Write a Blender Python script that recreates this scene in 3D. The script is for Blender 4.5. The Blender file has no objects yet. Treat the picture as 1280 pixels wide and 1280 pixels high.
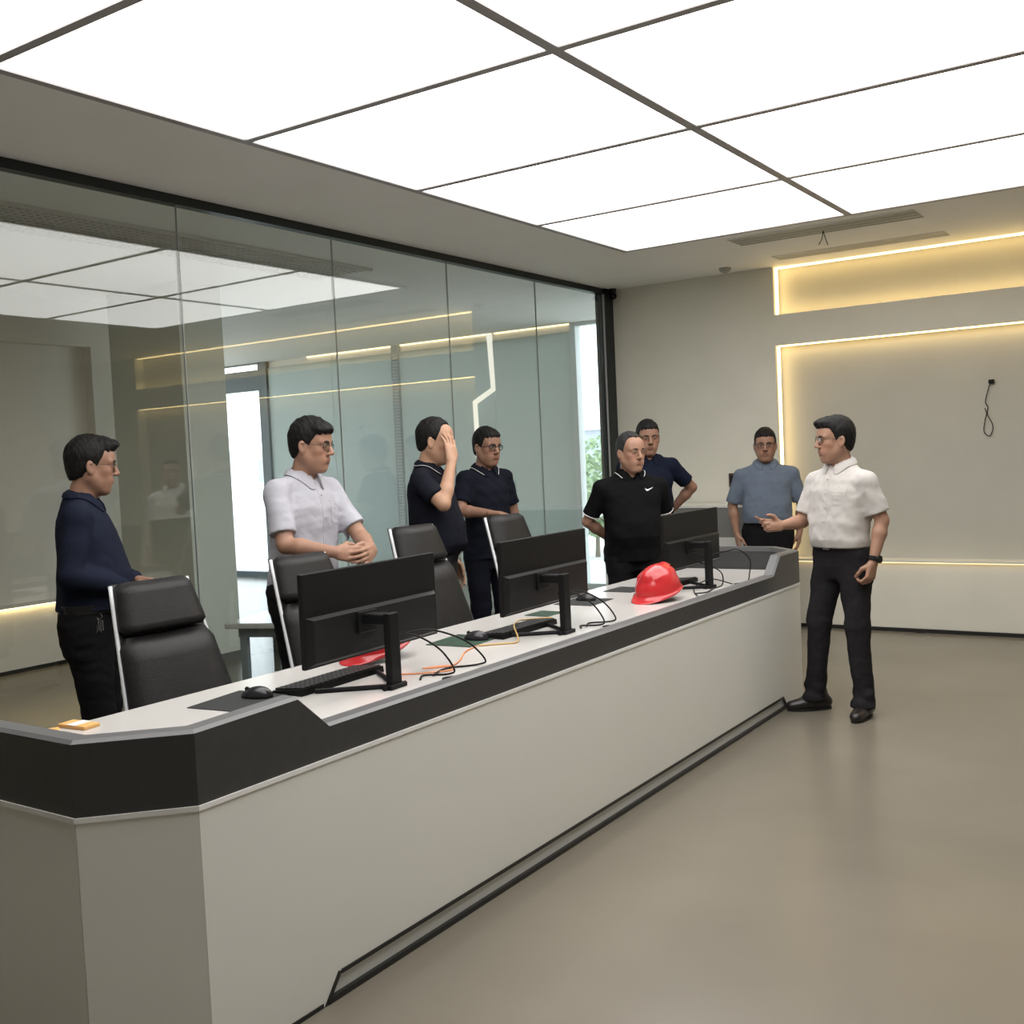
import bpy, bmesh, math, random
import numpy as np
from math import sin, cos, pi, radians, sqrt
from mathutils import Vector, Matrix

random.seed(7)
scene = bpy.context.scene
COL = scene.collection

# ------------------------------------------------------------------ camera
cam_d = bpy.data.cameras.new('camera')
cam = bpy.data.objects.new('camera', cam_d)
COL.objects.link(cam)
YAW, PIT, ROL, FPX = radians(33.935), radians(-2.922), radians(-2.647), 1326.8
fwd = Vector((-sin(YAW) * cos(PIT), cos(YAW) * cos(PIT), sin(PIT)))
rgt0 = Vector((cos(YAW), sin(YAW), 0))
up0 = rgt0.cross(fwd)
rgt = rgt0 * cos(ROL) + up0 * sin(ROL)
upv = -rgt0 * sin(ROL) + up0 * cos(ROL)
mw = Matrix((rgt, upv, -fwd)).transposed().to_4x4()
mw.translation = Vector((0, 0, 1.52))
cam.matrix_world = mw
cam_d.sensor_width = 36.0
cam_d.sensor_fit = 'HORIZONTAL'
cam_d.lens = FPX / 1280.0 * 36.0
cam_d.clip_start = 0.05
cam_d.clip_end = 300
scene.camera = cam

# ------------------------------------------------------------------ world, exposure
world = bpy.data.worlds.new('world')
scene.world = world
world.use_nodes = True
bg = world.node_tree.nodes['Background']
bg.inputs['Color'].default_value = (0.86, 0.93, 1.0, 1)
bg.inputs['Strength'].default_value = 4.0
PANEL_E = 4.4          # luminous ceiling
LED_E = 6.0             # warm cove strips
vs = scene.view_settings
vs.view_transform = 'Standard'
vs.look = 'None'
vs.exposure = 0.0
vs.gamma = 1.0
vs.use_curve_mapping = False

# ------------------------------------------------------------------ materials
MATS = {}


def mat(name, col, rough=0.5, metal=0.0, noise=0.0, nscale=8.0, bump=0.0, bscale=60.0, coat=0.0, emit=None,
        spec=0.5, attr=None, stretch=None, sheen=0.0):
    if name in MATS:
        return MATS[name]
    m = bpy.data.materials.new(name)
    m.use_nodes = True
    nt = m.node_tree
    b = nt.nodes['Principled BSDF']
    b.inputs['Base Color'].default_value = (*col, 1)
    b.inputs['Roughness'].default_value = rough
    b.inputs['Metallic'].default_value = metal
    b.inputs['Specular IOR Level'].default_value = spec
    b.inputs['Coat Weight'].default_value = coat
    if sheen:
        b.inputs['Sheen Weight'].default_value = sheen
    tc = nt.nodes.new('ShaderNodeTexCoord')
    src = tc.outputs['Object']
    if stretch:
        mp = nt.nodes.new('ShaderNodeMapping')
        mp.inputs['Scale'].default_value = stretch
        nt.links.new(src, mp.inputs['Vector'])
        src = mp.outputs['Vector']
    base = None
    if attr:
        a = nt.nodes.new('ShaderNodeAttribute')
        a.attribute_name = attr
        base = a.outputs['Color']
        nt.links.new(base, b.inputs['Base Color'])
    if noise > 0:
        n = nt.nodes.new('ShaderNodeTexNoise')
        n.inputs['Scale'].default_value = nscale
        n.inputs['Detail'].default_value = 4
        nt.links.new(src, n.inputs['Vector'])
        r = nt.nodes.new('ShaderNodeMapRange')
        r.inputs['From Min'].default_value = 0.3
        r.inputs['From Max'].default_value = 0.7
        r.inputs['To Min'].default_value = 1 - noise
        r.inputs['To Max'].default_value = 1 + noise
        nt.links.new(n.outputs['Fac'], r.inputs['Value'])
        mx = nt.nodes.new('ShaderNodeMix')
        mx.data_type = 'RGBA'
        mx.blend_type = 'MULTIPLY'
        mx.inputs['Factor'].default_value = 1.0
        mx.inputs[6].default_value = (*col, 1)
        if base:
            nt.links.new(base, mx.inputs[6])
        nt.links.new(r.outputs['Result'], mx.inputs[7])
        nt.links.new(mx.outputs[2], b.inputs['Base Color'])
    if bump > 0:
        n2 = nt.nodes.new('ShaderNodeTexNoise')
        n2.inputs['Scale'].default_value = bscale
        n2.inputs['Detail'].default_value = 3
        nt.links.new(src, n2.inputs['Vector'])
        bp = nt.nodes.new('ShaderNodeBump')
        bp.inputs['Strength'].default_value = bump
        bp.inputs['Distance'].default_value = 0.01
        nt.links.new(n2.outputs['Fac'], bp.inputs['Height'])
        nt.links.new(bp.outputs['Normal'], b.inputs['Normal'])
    if emit:
        b.inputs['Emission Color'].default_value = (*emit[0], 1)
        b.inputs['Emission Strength'].default_value = emit[1]
    MATS[name] = m
    return m


def glass_mat(name, tint, r0, r1):
    """architectural coated glass: see-through with a mirror share that grows at grazing angles"""
    m = bpy.data.materials.new(name)
    m.use_nodes = True
    nt = m.node_tree
    nt.nodes.clear()
    out = nt.nodes.new('ShaderNodeOutputMaterial')
    mix = nt.nodes.new('ShaderNodeMixShader')
    tr = nt.nodes.new('ShaderNodeBsdfTransparent')
    tr.inputs['Color'].default_value = (*tint, 1)
    gl = nt.nodes.new('ShaderNodeBsdfGlossy')
    gl.inputs['Roughness'].default_value = 0.0
    gl.inputs['Color'].default_value = (0.95, 0.97, 0.96, 1)
    lw = nt.nodes.new('ShaderNodeLayerWeight')
    lw.inputs['Blend'].default_value = 0.5
    pw = nt.nodes.new('ShaderNodeMath'); pw.operation = 'POWER'; pw.inputs[1].default_value = 2.2
    ml = nt.nodes.new('ShaderNodeMath'); ml.operation = 'MULTIPLY_ADD'
    ml.inputs[1].default_value = r1; ml.inputs[2].default_value = r0
    nt.links.new(lw.outputs['Facing'], pw.inputs[0])
    nt.links.new(pw.outputs[0], ml.inputs[0])
    nt.links.new(ml.outputs[0], mix.inputs[0])
    nt.links.new(tr.outputs[0], mix.inputs[1])
    nt.links.new(gl.outputs[0], mix.inputs[2])
    nt.links.new(mix.outputs[0], out.inputs[0])
    return m


def emis(name, col, s):
    m = bpy.data.materials.new(name)
    m.use_nodes = True
    nt = m.node_tree
    nt.nodes.clear()
    out = nt.nodes.new('ShaderNodeOutputMaterial')
    e = nt.nodes.new('ShaderNodeEmission')
    e.inputs['Color'].default_value = (*col, 1)
    e.inputs['Strength'].default_value = s
    nt.links.new(e.outputs[0], out.inputs[0])
    return m


# ------------------------------------------------------------------ mesh helpers
class MB:
    """collects shapes into one mesh"""

    def __init__(self):
        self.v = []
        self.f = []

    def add(self, vs_, fs_):
        o = len(self.v)
        self.v += [tuple(p) for p in vs_]
        self.f += [tuple(i + o for i in f) for f in fs_]
        return self

    def box(self, x0, x1, y0, y1, z0, z1):
        p = [(x0, y0, z0), (x1, y0, z0), (x1, y1, z0), (x0, y1, z0), (x0, y0, z1), (x1, y0, z1), (x1, y1, z1), (x0, y1, z1)]
        return self.add(p, [(0, 3, 2, 1), (4, 5, 6, 7), (0, 1, 5, 4), (1, 2, 6, 5), (2, 3, 7, 6), (3, 0, 4, 7)])

    def bbox(self, x0, x1, y0, y1, z0, z1, r=0.01, seg=2):
        bm = bmesh.new()
        bmesh.ops.create_cube(bm, size=1)
        for v in bm.verts:
            v.co = Vector(((x0 + x1) / 2 + v.co.x * (x1 - x0), (y0 + y1) / 2 + v.co.y * (y1 - y0), (z0 + z1) / 2 + v.co.z * (z1 - z0)))
        bmesh.ops.bevel(bm, geom=bm.edges[:], offset=r, segments=seg, profile=0.5, affect='EDGES')
        return self.bm(bm)

    def bm(self, bm, M=None):
        bm.verts.index_update()
        vs_ = [(M @ v.co if M else v.co.copy()) for v in bm.verts]
        fs_ = [[v.index for v in f.verts] for f in bm.faces]
        bm.free()
        return self.add(vs_, fs_)

    def prism(self, poly, z0, z1):
        n = len(poly)
        p = [(x, y, z0) for x, y in poly] + [(x, y, z1) for x, y in poly]
        f = [tuple(range(n - 1, -1, -1)), tuple(range(n, 2 * n))]
        f += [(i, (i + 1) % n, n + (i + 1) % n, n + i) for i in range(n)]
        return self.add(p, f)

    def tube(self, pts, r, n=8, cap=True):
        pts = [Vector(p) for p in pts]
        rs = r if isinstance(r, (list, tuple)) else [r] * len(pts)
        rings = []
        prev = None
        for i, p in enumerate(pts):
            t = (pts[min(i + 1, len(pts) - 1)] - pts[max(i - 1, 0)])
            if t.length < 1e-9:
                t = Vector((0, 0, 1))
            t.normalize()
            if prev is None:
                a = Vector((0, 0, 1)) if abs(t.z) < 0.9 else Vector((1, 0, 0))
                u = t.cross(a).normalized()
            else:
                u = (prev - t * prev.dot(t)).normalized()
            prev = u
            w = t.cross(u)
            rings.append([p + (u * cos(2 * pi * k / n) + w * sin(2 * pi * k / n)) * rs[i] for k in range(n)])
        v = [q for rg in rings for q in rg]
        f = []
        for i in range(len(pts) - 1):
            for k in range(n):
                a = i * n + k; b = i * n + (k + 1) % n
                f.append((a, b, b + n, a + n))
        if cap:
            f.append(tuple(range(n - 1, -1, -1)))
            f.append(tuple(range((len(pts) - 1) * n, len(pts) * n)))
        return self.add(v, f)

    def lathe(self, prof, n=24, c=(0, 0, 0)):
        v = []
        for r, z in prof:
            for k in range(n):
                v.append((c[0] + r * cos(2 * pi * k / n), c[1] + r * sin(2 * pi * k / n), c[2] + z))
        f = []
        for i in range(len(prof) - 1):
            for k in range(n):
                a = i * n + k; b = i * n + (k + 1) % n
                f.append((a, b, b + n, a + n))
        f.append(tuple(range(n - 1, -1, -1)))
        f.append(tuple(range((len(prof) - 1) * n, len(prof) * n)))
        return self.add(v, f)

    def xf(self, M):
        self.v = [tuple(M @ Vector(p)) for p in self.v]
        return self

    def build(self, name, m, parent=None, smooth=False, world_off=None):
        me = bpy.data.meshes.new(name)
        vv = self.v
        if world_off is not None:
            vv = [(p[0] - world_off[0], p[1] - world_off[1], p[2] - world_off[2]) for p in vv]
        me.from_pydata(vv, [], self.f)
        if m:
            me.materials.append(m)
        if smooth:
            me.polygons.foreach_set('use_smooth', [True] * len(me.polygons))
        me.update()
        o = bpy.data.objects.new(name, me)
        COL.objects.link(o)
        if parent:
            o.parent = parent
        return o


def fillet_curve(pts, n=8):
    """Catmull-Rom through points"""
    P = [Vector(p) for p in pts]
    P = [P[0] * 2 - P[1]] + P + [P[-1] * 2 - P[-2]]
    out = []
    for i in range(1, len(P) - 2):
        for k in range(n):
            t = k / n
            a, b, c, d = P[i - 1], P[i], P[i + 1], P[i + 2]
            out.append(0.5 * ((2 * b) + (c - a) * t + (2 * a - 5 * b + 4 * c - d) * t * t + (3 * b - a - 3 * c + d) * t ** 3))
    out.append(P[-2])
    return out


def empty(name, loc=(0, 0, 0), rz=0.0):
    o = bpy.data.objects.new(name, None)
    o.empty_display_size = 0.1
    o.location = loc
    o.rotation_euler = (0, 0, rz)
    COL.objects.link(o)
    return o


def tag(o, label=None, cat=None, group=None, kind=None):
    if label: o['label'] = label
    if cat: o['category'] = cat
    if group: o['group'] = group
    if kind: o['kind'] = kind
    return o


def copy_tree(o, parent=None):
    c = o.copy()
    COL.objects.link(c)
    c.parent = parent
    for ch in [x for x in bpy.data.objects if x.parent == o]:
        copy_tree(ch, c)
    return c


# ------------------------------------------------------------------ palette
M_wall = mat('wall_paint', (0.72, 0.70, 0.605), 0.75, noise=0.03, nscale=3, bump=0.05, bscale=180)
M_recess = mat('recess_wallpaper', (0.49, 0.478, 0.415), 0.75, noise=0.03, nscale=3, bump=0.06, bscale=160)
M_ceil = mat('ceiling_paint', (0.89, 0.885, 0.855), 0.8, noise=0.02, nscale=2)
M_floor = mat('epoxy_floor', (0.182, 0.163, 0.130), 0.24, noise=0.08, nscale=1.1, bump=0.02, bscale=9, spec=0.45)
M_white = mat('white_laminate', (0.78, 0.78, 0.735), 0.28, noise=0.015, nscale=2)
M_top = mat('white_desktop', (0.58, 0.565, 0.54), 0.18)
M_dark = mat('charcoal_laminate', (0.045, 0.045, 0.047), 0.38, noise=0.06, nscale=30)
M_cap = mat('grey_edge_laminate', (0.105, 0.105, 0.107), 0.42)
M_black = mat('black_plastic', (0.0065, 0.0065, 0.007), 0.5, spec=0.2, bump=0.05, bscale=300)
M_blackm = mat('black_metal', (0.014, 0.014, 0.015), 0.35, metal=0.3)
M_screen = mat('screen_glass', (0.006, 0.006, 0.007), 0.08)
M_alu = mat('ceiling_aluminium', (0.36, 0.345, 0.345), 0.5)
M_frame = mat('dark_frame', (0.022, 0.028, 0.03), 0.4, metal=0.4)
M_strip = mat('white_trim', (0.85, 0.85, 0.84), 0.35)
M_steel = mat('brushed_steel', (0.42, 0.43, 0.44), 0.32, metal=0.9, noise=0.05, nscale=5, stretch=(1, 0.1, 40))
M_frost = mat('frosted_panel', (0.54, 0.59, 0.56), 0.35, noise=0.03, nscale=1.2)
_nt = M_frost.node_tree
_tl = _nt.nodes.new('ShaderNodeBsdfTranslucent'); _tl.inputs['Color'].default_value = (0.60, 0.665, 0.64, 1)
_mx = _nt.nodes.new('ShaderNodeMixShader'); _mx.inputs[0].default_value = 0.30
_nt.links.new(_nt.nodes['Principled BSDF'].outputs[0], _mx.inputs[1])
_nt.links.new(_tl.outputs[0], _mx.inputs[2])
_nt.links.new(_mx.outputs[0], _nt.nodes['Material Output'].inputs[0])
M_lobby = mat('lobby_wall', (0.84, 0.79, 0.71), 0.7, noise=0.03, nscale=2)
M_leather = mat('black_leather', (0.0105, 0.0102, 0.0102), 0.5, spec=0.3, noise=0.15, nscale=20, bump=0.12, bscale=140)
M_red = mat('red_helmet_plastic', (0.50, 0.024, 0.028), 0.22, coat=0.3)
M_panel = emis('luminous_ceiling_film', (1.0, 0.97, 0.945), PANEL_E)
M_led = emis('warm_led', (1.0, 0.71, 0.31), LED_E)
M_ledw = emis('white_led', (1.0, 0.96, 0.84), 1.1)
M_glass = glass_mat('partition_glass', (0.955, 0.975, 0.965), 0.050, 0.40)
M_pane = glass_mat('window_glass', (0.97, 0.98, 0.98), 0.03, 0.3)

H = 3.0
XG = -4.65      # glass partition
YB = 8.646      # back wall front face
XR = 3.2        # right wall
YF = -3.0       # wall behind the camera
XC = -7.95      # corridor wall
YL = 10.4       # frosted wall of the lobby
XL = -13.0      # far end of the lobby
# ================================================================== structure
def st(mb, name, m, parent=None, **k):
    o = mb.build(name, m, parent, **k)
    if parent is None:
        o['kind'] = 'structure'
    return o


st(MB().box(XL, XR + .2, YF - .2, YL + .1, -0.12, 0.0), 'floor', M_floor)
st(MB().box(XL, XR + .2, YF - .2, YL + .1, H, H + 0.12), 'ceiling', M_ceil)
st(MB().box(XR, XR + .15, YF, YB, 0, H), 'wall_right', M_wall)
st(MB().box(XC, XR, YF - .15, YF, 0, H), 'wall_front', M_wall)

# back wall: flush panels around two lit recesses
XJ = -3.1
XE = 2.2
wb = empty('wall_back', (0, YB, 0)); wb['kind'] = 'structure'
off = (0, YB, 0)
MB().box(XG - .02, XJ, YB, YB + .22, 0.0, H).build('flush_panel', M_wall, wb, world_off=off)
MB().box(XE, XR, YB, YB + .22, 0.0, H).build('flush_panel', M_wall, wb, world_off=off)
MB().box(XJ, XE, YB, YB + .14, 2.352, 2.605).build('cross_beam', M_wall, wb, world_off=off)
MB().box(XJ, XE, YB, YB + .14, 0.03, 0.555).build('lower_panel', M_wall, wb, world_off=off)
MB().box(XJ, XE, YB + .14, YB + .22, 0.0, H).build('recess_back', M_recess, wb, world_off=off)
bb = MB().box(XG + .06, XR, YB - .012, YB, 0.0, 0.028).build('baseboard_back', mat('black_skirting', (0.01, 0.01, 0.01), 0.5))
bb['kind'] = 'structure'

def led(x0, x1, y0, y1, z0, z1, label, m=M_led, group=None):
    c = ((x0 + x1) / 2, (y0 + y1) / 2, z0)
    r = empty('led_strip', c)
    tag(r, label, 'light strip', group)
    # aluminium channel behind, glowing cover in front
    ax = min(range(3), key=lambda i: (x1 - x0, y1 - y0, z1 - z0)[i])
    MB().box(x0, x1, y0, y1, z0, z1).build('diffuser', m, r, world_off=c)
    return r

led(XJ, XJ + .006, YB + .045, YB + .105, 2.61, 2.995, 'warm light strip up the left end of the high recess in back wall')
led(XJ, XE, YB + .045, YB + .105, 2.606, 2.611, 'warm light strip on the ledge of the high recess, above the cross beam')
led(XJ + .01, XE, YB + .045, YB + .105, 2.992, 2.998, 'warm light strip along the ceiling over the high recess in back wall')
led(XJ, XJ + .006, YB + .045, YB + .105, 0.56, 2.348, 'tall warm light strip up the left edge of the large recess')
led(XJ + .01, XE, YB + .045, YB + .105, 2.345, 2.351, 'warm light strip under the cross beam along the top of the large recess')
MB().box(XJ, XE, YB - .03, YB + .139, 0.5552, 0.572).build('ledge', M_wall, wb, world_off=off)
led(XJ + .02, XE, YB - .024, YB - .006, 0.550, 0.555, 'faint warm light strip under the low ledge at foot of large recess', emis('warm_led_faint', (1.0, 0.74, 0.38), 2.2))

# glass partition
wl = empty('wall_left', (XG, 0, 0)); wl['kind'] = 'structure'
off = (XG, 0, 0)
joints = [YF, -2.13, -0.94, 0.25, 1.44, 2.63, 3.82, 5.015, 6.205, 7.39, 8.50]
for a, b in zip(joints[:-1], joints[1:]):
    MB().box(XG - .006, XG + .006, a + .0022, b - .0022, 0.03, H - .045).build('glass_pane', M_glass, wl, world_off=off)
M_joint = mat('silicone_joint', (0.34, 0.36, 0.35), 0.6)
for j in joints[1:-1]:
    MB().box(XG - .005, XG + .005, j - .0022, j + .0022, 0.03, H - .045).build('joint', M_joint, wl, world_off=off)
MB().box(XG - .03, XG + .03, YF, YB - .002, H - .05, H - .001).build('top_channel', M_frame, wl, world_off=off)
MB().box(XG - .03, XG + .03, YF, YB - .002, 0.0, 0.03).build('floor_channel', M_frame, wl, world_off=off)
MB().box(XG - .06, XG + .045, 8.50, YB - .001, 0.0, H - .0012).build('end_post', M_frame, wl, world_off=off)
MB().box(XG + .02, XG + .035, 8.49, 8.50, 0.0, H - .05).build('post_bead', M_alu, wl, world_off=off)

# luminous ceiling: frame and panels
tr = empty('trim_1', (-1.99, 4.0, H)); tr['kind'] = 'structure'
off = (-1.99, 4.0, H)
GX = [-3.61, -1.99, -0.37]
GY = [7.0 - 1.2085 * i for i in range(6)]
for x in GX:
    w = .024 if x == GX[1] else .020
    MB().box(x - w, x + w, GY[-1] - .02, GY[0] + .020, H - .022, H - .001).build('frame_bar', M_alu, tr, world_off=off)
for y in GY:
    w = .020
    MB().box(GX[0] + .020, GX[1] - .024, y - w, y + w, H - .022, H - .001).build('frame_bar', M_alu, tr, world_off=off)
    MB().box(GX[1] + .024, GX[2] - .020, y - w, y + w, H - .022, H - .001).build('frame_bar', M_alu, tr, world_off=off)
rown = ['far end row nearest back wall', 'second row from back wall', 'third row from back wall', 'fourth row from back wall', 'fifth row from back wall at top of picture']
for ci in range(2):
    for ri in range(5):
        x0, x1 = GX[ci] + .0245, GX[ci + 1] - .0245
        y0, y1 = GY[ri + 1] + .0205, GY[ri] - .0205
        c = ((x0 + x1) / 2, (y0 + y1) / 2, H)
        o = MB().box(x0, x1, y0, y1, H - .016, H - .0012).build('ceiling_light_panel', M_panel, None, world_off=c)
        o.location = c
        side = 'column beside the glass wall' if ci == 0 else 'column away from the glass wall'
        tag(o, 'glowing white ceiling panel, %s, %s' % (side, rown[ri]), 'ceiling light', 'luminous ceiling panels')

# ---------------------------------------------------------------- rooms beyond the glass
wc = empty('wall_corridor', (XC, 5.0, 0)); wc['kind'] = 'structure'
off = (XC, 5.0, 0)
MB().box(XC - .2, XC, YF, 6.6, 0, 0.52).build('lower_panel', M_lobby, wc, world_off=off)
MB().box(XC - .2, XC - .1, YF, 5.55, 0.52, 2.62).build('recess_back', M_lobby, wc, world_off=off)
MB().box(XC - .2, XC, YF, 6.6, 2.62, H).build('upper_panel', M_lobby, wc, world_off=off)
MB().box(XC - .2, XC, 5.55, 6.6, 0.52, 2.62).build('flush_panel', M_lobby, wc, world_off=off)
o = MB().box(XC, XC + .012, YF, 6.6, 0, 0.03).build('baseboard_corridor', MATS['black_skirting']); o['kind'] = 'structure'
MB().box(XC - .02, XC + .04, YF, 5.55, 0.5205, 0.545).build('ledge', M_lobby, wc, world_off=(XC, 5.0, 0))
led(XC + .008, XC + .034, YF + .1, 5.5, 0.515, 0.520, 'warm light strip under the low ledge of the wall behind the glass', emis('warm_led_low', (1.0, 0.74, 0.36), 9.0))
led(XC, XC + .006, 5.79, 5.82, 1.15, 2.63, 'long thin white light line on the wall behind the glass', M_ledw, 'white light lines behind the glass')
led(XC, XC + .006, 6.105, 6.13, 1.36, 2.64, 'shorter thin white light line nearer the column behind the glass', M_ledw, 'white light lines behind the glass')
M_col = mat('column_paint', (0.62, 0.64, 0.58), 0.55, noise=0.02, nscale=2)
wcol = empty('wall_column', (-7.1, 5.66, 0)); wcol['kind'] = 'structure'
off = (-7.1, 5.66, 0)
MB().box(-7.55, -6.68, 5.45, 5.88, 0.02, H - .001).build('column_shaft', M_col, wcol, world_off=off)
MB().box(-7.56, -6.67, 5.44, 5.89, 0.0, 0.06).build('column_base', mat('column_base', (0.14, 0.14, 0.13), 0.5), wcol, world_off=off)

# perforated air grille in the ceiling behind the glass
gr = empty('ceiling_grille', (-5.62, 4.0, H - .02))
tag(gr, 'long perforated grey grille in the ceiling behind the glass wall', 'air grille')
off = (-5.62, 4.0, H - .02)
M_gr = mat('grille_grey', (0.62, 0.61, 0.56), 0.6)
MB().box(-5.36, -5.34, -1.0, 6.2, H - .02, H - .001).build('edge', M_gr, gr, world_off=off)
MB().box(-5.90, -5.88, -1.0, 6.2, H - .02, H - .001).build('edge', M_gr, gr, world_off=off)
sl = MB()
for k in range(144):
    y = -1.0 + k * .05
    sl.box(-5.88, -5.36, y, y + .022, H - .012, H - .004)
for k in range(9):
    x = -5.85 + k * .058
    sl.box(x, x + .018, -1.0, 6.2, H - .015, H - .012)
o = sl.build('mesh_slats', M_gr, gr, world_off=off); o['kind'] = 'stuff'

# lobby frosted wall (faces the viewer) with cove light at its top
wf = empty('wall_lobby', (-8.5, YL, 0)); wf['kind'] = 'structure'
off = (-8.5, YL, 0)
px = [-10.95, -9.76, -8.73, -8.60, -7.16, -6.10]
for i, (a, b) in enumerate(zip(px[:-1], px[1:])):
    if i == 2:
        MB().box(a + .002, b - .002, YL, YL + .10, 0.0, H - .001).build('divider', mat('divider_grey', (0.36, 0.41, 0.41), 0.5), wf, world_off=off)
        sl = MB()
        for k in range(70):
            sl.box(a + .02, b - .02, YL - .012, YL, 0.1 + k * .04, 0.118 + k * .04)
        o = sl.build('louvre_slats', mat('louvre', (0.5, 0.54, 0.54), 0.5), wf, world_off=off); o['kind'] = 'stuff'
    else:
        MB().box(a + .003, b - .003, YL, YL + .02, 0.0, H - .09).build('frosted_panel', M_frost, wf, world_off=off)
        MB().box(a + .003, b - .003, YL + .021, YL + .10, H - .12, H - .001).build('header', M_lobby, wf, world_off=off)
M_ledc = emis('warm_led_cove', (1.0, 0.78, 0.42), 3.2)
for (a, b), nm in zip([(-10.2, -8.75), (-8.58, -7.2), (-7.14, -6.12)], ['leftmost', 'middle', 'rightmost']):
    led(a, b, YL + .0, YL + .045, H - .012, H - .002, 'warm cove light over frosted wall behind the glass, %s of three' % nm, M_ledc, 'cove lights over the frosted wall')
pl = [(-7.205, 2.99), (-7.18, 2.34), (-7.455, 2.20), (-7.44, 1.5)]
def ribbon(pl, w, y0, y1):
    mb = MB()
    L = []; Rr = []
    for i, (x, z) in enumerate(pl):
        d = Vector((0, 0))
        for a, b in ((i - 1, i), (i, i + 1)):
            if 0 <= a and b < len(pl):
                d += (Vector(pl[b]) - Vector(pl[a])).normalized()
        d.normalize()
        nx, nz = -d.y, d.x
        L.append((x + nx * w, z + nz * w)); Rr.append((x - nx * w, z - nz * w))
    for i in range(len(pl) - 1):
        q = [L[i], L[i + 1], Rr[i + 1], Rr[i]]
        v = [(x, y0, z) for x, z in q] + [(x, y1, z) for x, z in q]
        mb.add(v, [(0, 1, 2, 3), (7, 6, 5, 4), (0, 4, 5, 1), (1, 5, 6, 2), (2, 6, 7, 3), (3, 7, 4, 0)])
    return mb
o = ribbon(pl, .035, YL - .012, YL - .001).build('light_line', M_ledw)
tag(o, 'white zigzag light line running down the frosted wall behind the glass', 'light strip')

# windows of the lobby
def window(name, x0, x1, jambs, rails, y=YL):
    w = empty(name, ((x0 + x1) / 2, y, 0)); w['kind'] = 'structure'
    off = ((x0 + x1) / 2, y, 0)
    for a, b in jambs:
        MB().box(a, b, y - .03, y + .09, 0, H - .001).build('jamb', M_wf, w, world_off=off)
    for a, b in rails:
        MB().box(x0, x1, y - .02, y + .08, a, b).build('rail', M_wf, w, world_off=off)
    MB().box(x0, x1, y + .025, y + .035, 0.02, H - .02).build('pane', M_pane, w, world_off=off)
M_wf = mat('window_frame_grey', (0.10, 0.13, 0.14), 0.45)
window('window_1', -12.98, -10.96, [(-11.12, -10.96), (-12.98, -12.9)], [(0.0, 0.08), (2.62, 2.90), (2.985, 2.999)])
M_wf2 = mat('window_frame_white', (0.62, 0.66, 0.66), 0.4)
M_wf_keep = M_wf
M_wf = M_wf2
window('window_2', -6.09, -2.6, [(-6.09, -6.02), (-4.2, -4.14), (-2.66, -2.6)], [(0.0, 0.06), (2.96, 2.999)])
st(MB().box(-2.6, XR + .2, YB + .23, YB + .33, 0, H), 'wall_outer', M_wall)
st(MB().box(-2.6, -2.5, YB + .33, YL, 0, H), 'wall_return', M_wall)
w3 = empty('added_daylight_window', (XL, 6.3, 0)); w3['kind'] = 'structure'  # extra glazing, added at the lobby's end to let in more daylight
for k in range(6):
    MB().box(XL - .06, XL, 2.3 + k * 1.62 - .04, 2.3 + k * 1.62 + .04, 0, H - .001).build('mullion', M_wf_keep, w3, world_off=(XL, 6.3, 0))
for k in range(5):
    MB().box(XL - .035, XL - .025, 2.34 + k * 1.62, 2.3 + (k + 1) * 1.62 - .04, 0.1, H - .06).build('pane', M_pane, w3, world_off=(XL, 6.3, 0))
MB().box(XL - .06, XL, 2.3, YL, 0, .1).build('sill', M_wf_keep, w3, world_off=(XL, 6.3, 0))
MB().box(XL - .06, XL, 2.3, YL, H - .06, H - .001).build('head_rail', M_wf_keep, w3, world_off=(XL, 6.3, 0))
st(MB().box(XL, XC - .2, 2.2, 2.3, 0, H), 'wall_lobby_near', M_lobby)

# white low table in the lobby
def low_table(loc, rz, label):
    t = empty('low_table', loc, rz)
    tag(t, label, 'table')
    MB().bbox(-.55, .55, -.35, .35, .41, .45, .008).build('tabletop', M_top, t)
    MB().box(-.48, .48, -.28, .28, .34, .41).build('apron', mat('table_grey', (0.25, 0.29, 0.30), 0.5), t)
    for sx in (-1, 1):
        for sy in (-1, 1):
            MB().box(sx * .45 - .025, sx * .45 + .025, sy * .25 - .025, sy * .25 + .025, 0, .34).build('leg', MATS['table_grey'], t)
    return t
low_table((-5.45, 5.52, 0), radians(20), 'low white table beyond the glass, behind the man with clasped hands')

# ---------------------------------------------------------------- outdoors
o = MB().prism([(-90, -20), (XL - .1, -20), (XL - .1, YL + .12), (40, YL + .12), (40, 90), (-90, 90)], -.2, -.06).build('ground', mat('pale_paving', (0.62, 0.62, 0.60), 0.8, noise=0.06, nscale=0.4))
o['kind'] = 'structure'
def far_building(loc, sx, sy, sz, col, label, nfl, nwin):
    b = empty('building', loc)
    tag(b, label, 'building')
    MB().box(-sx / 2, sx / 2, 0, sy, -.06, sz).build('walls', mat(label, col, 0.8), b)
    MB().box(-sx / 2 - .3, sx / 2 + .3, -.3, sy + .3, sz, sz + .4).build('roof_edge', mat('roof_pale', (0.7, 0.72, 0.74), 0.7), b)
    for i in range(nfl):
        for j in range(nwin):
            x = -sx / 2 + (j + .5) * sx / nwin
            z = .7 + i * 3.2
            MB().box(x - .7, x + .7, -.05, .03, z, z + 1.4).build('window', mat('far_window', (0.45, 0.50, 0.55), 0.2), b)
    return b
far_building((-17.5, 42, 0), 22, 8, 2.6, (0.50, 0.55, 0.62), 'pale blue-grey building far outside the window', 1, 6)
far_building((-62, 48, 0), 26, 8, 2.4, (0.78, 0.78, 0.76), 'low white building far outside beyond the lobby', 1, 6)
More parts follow.
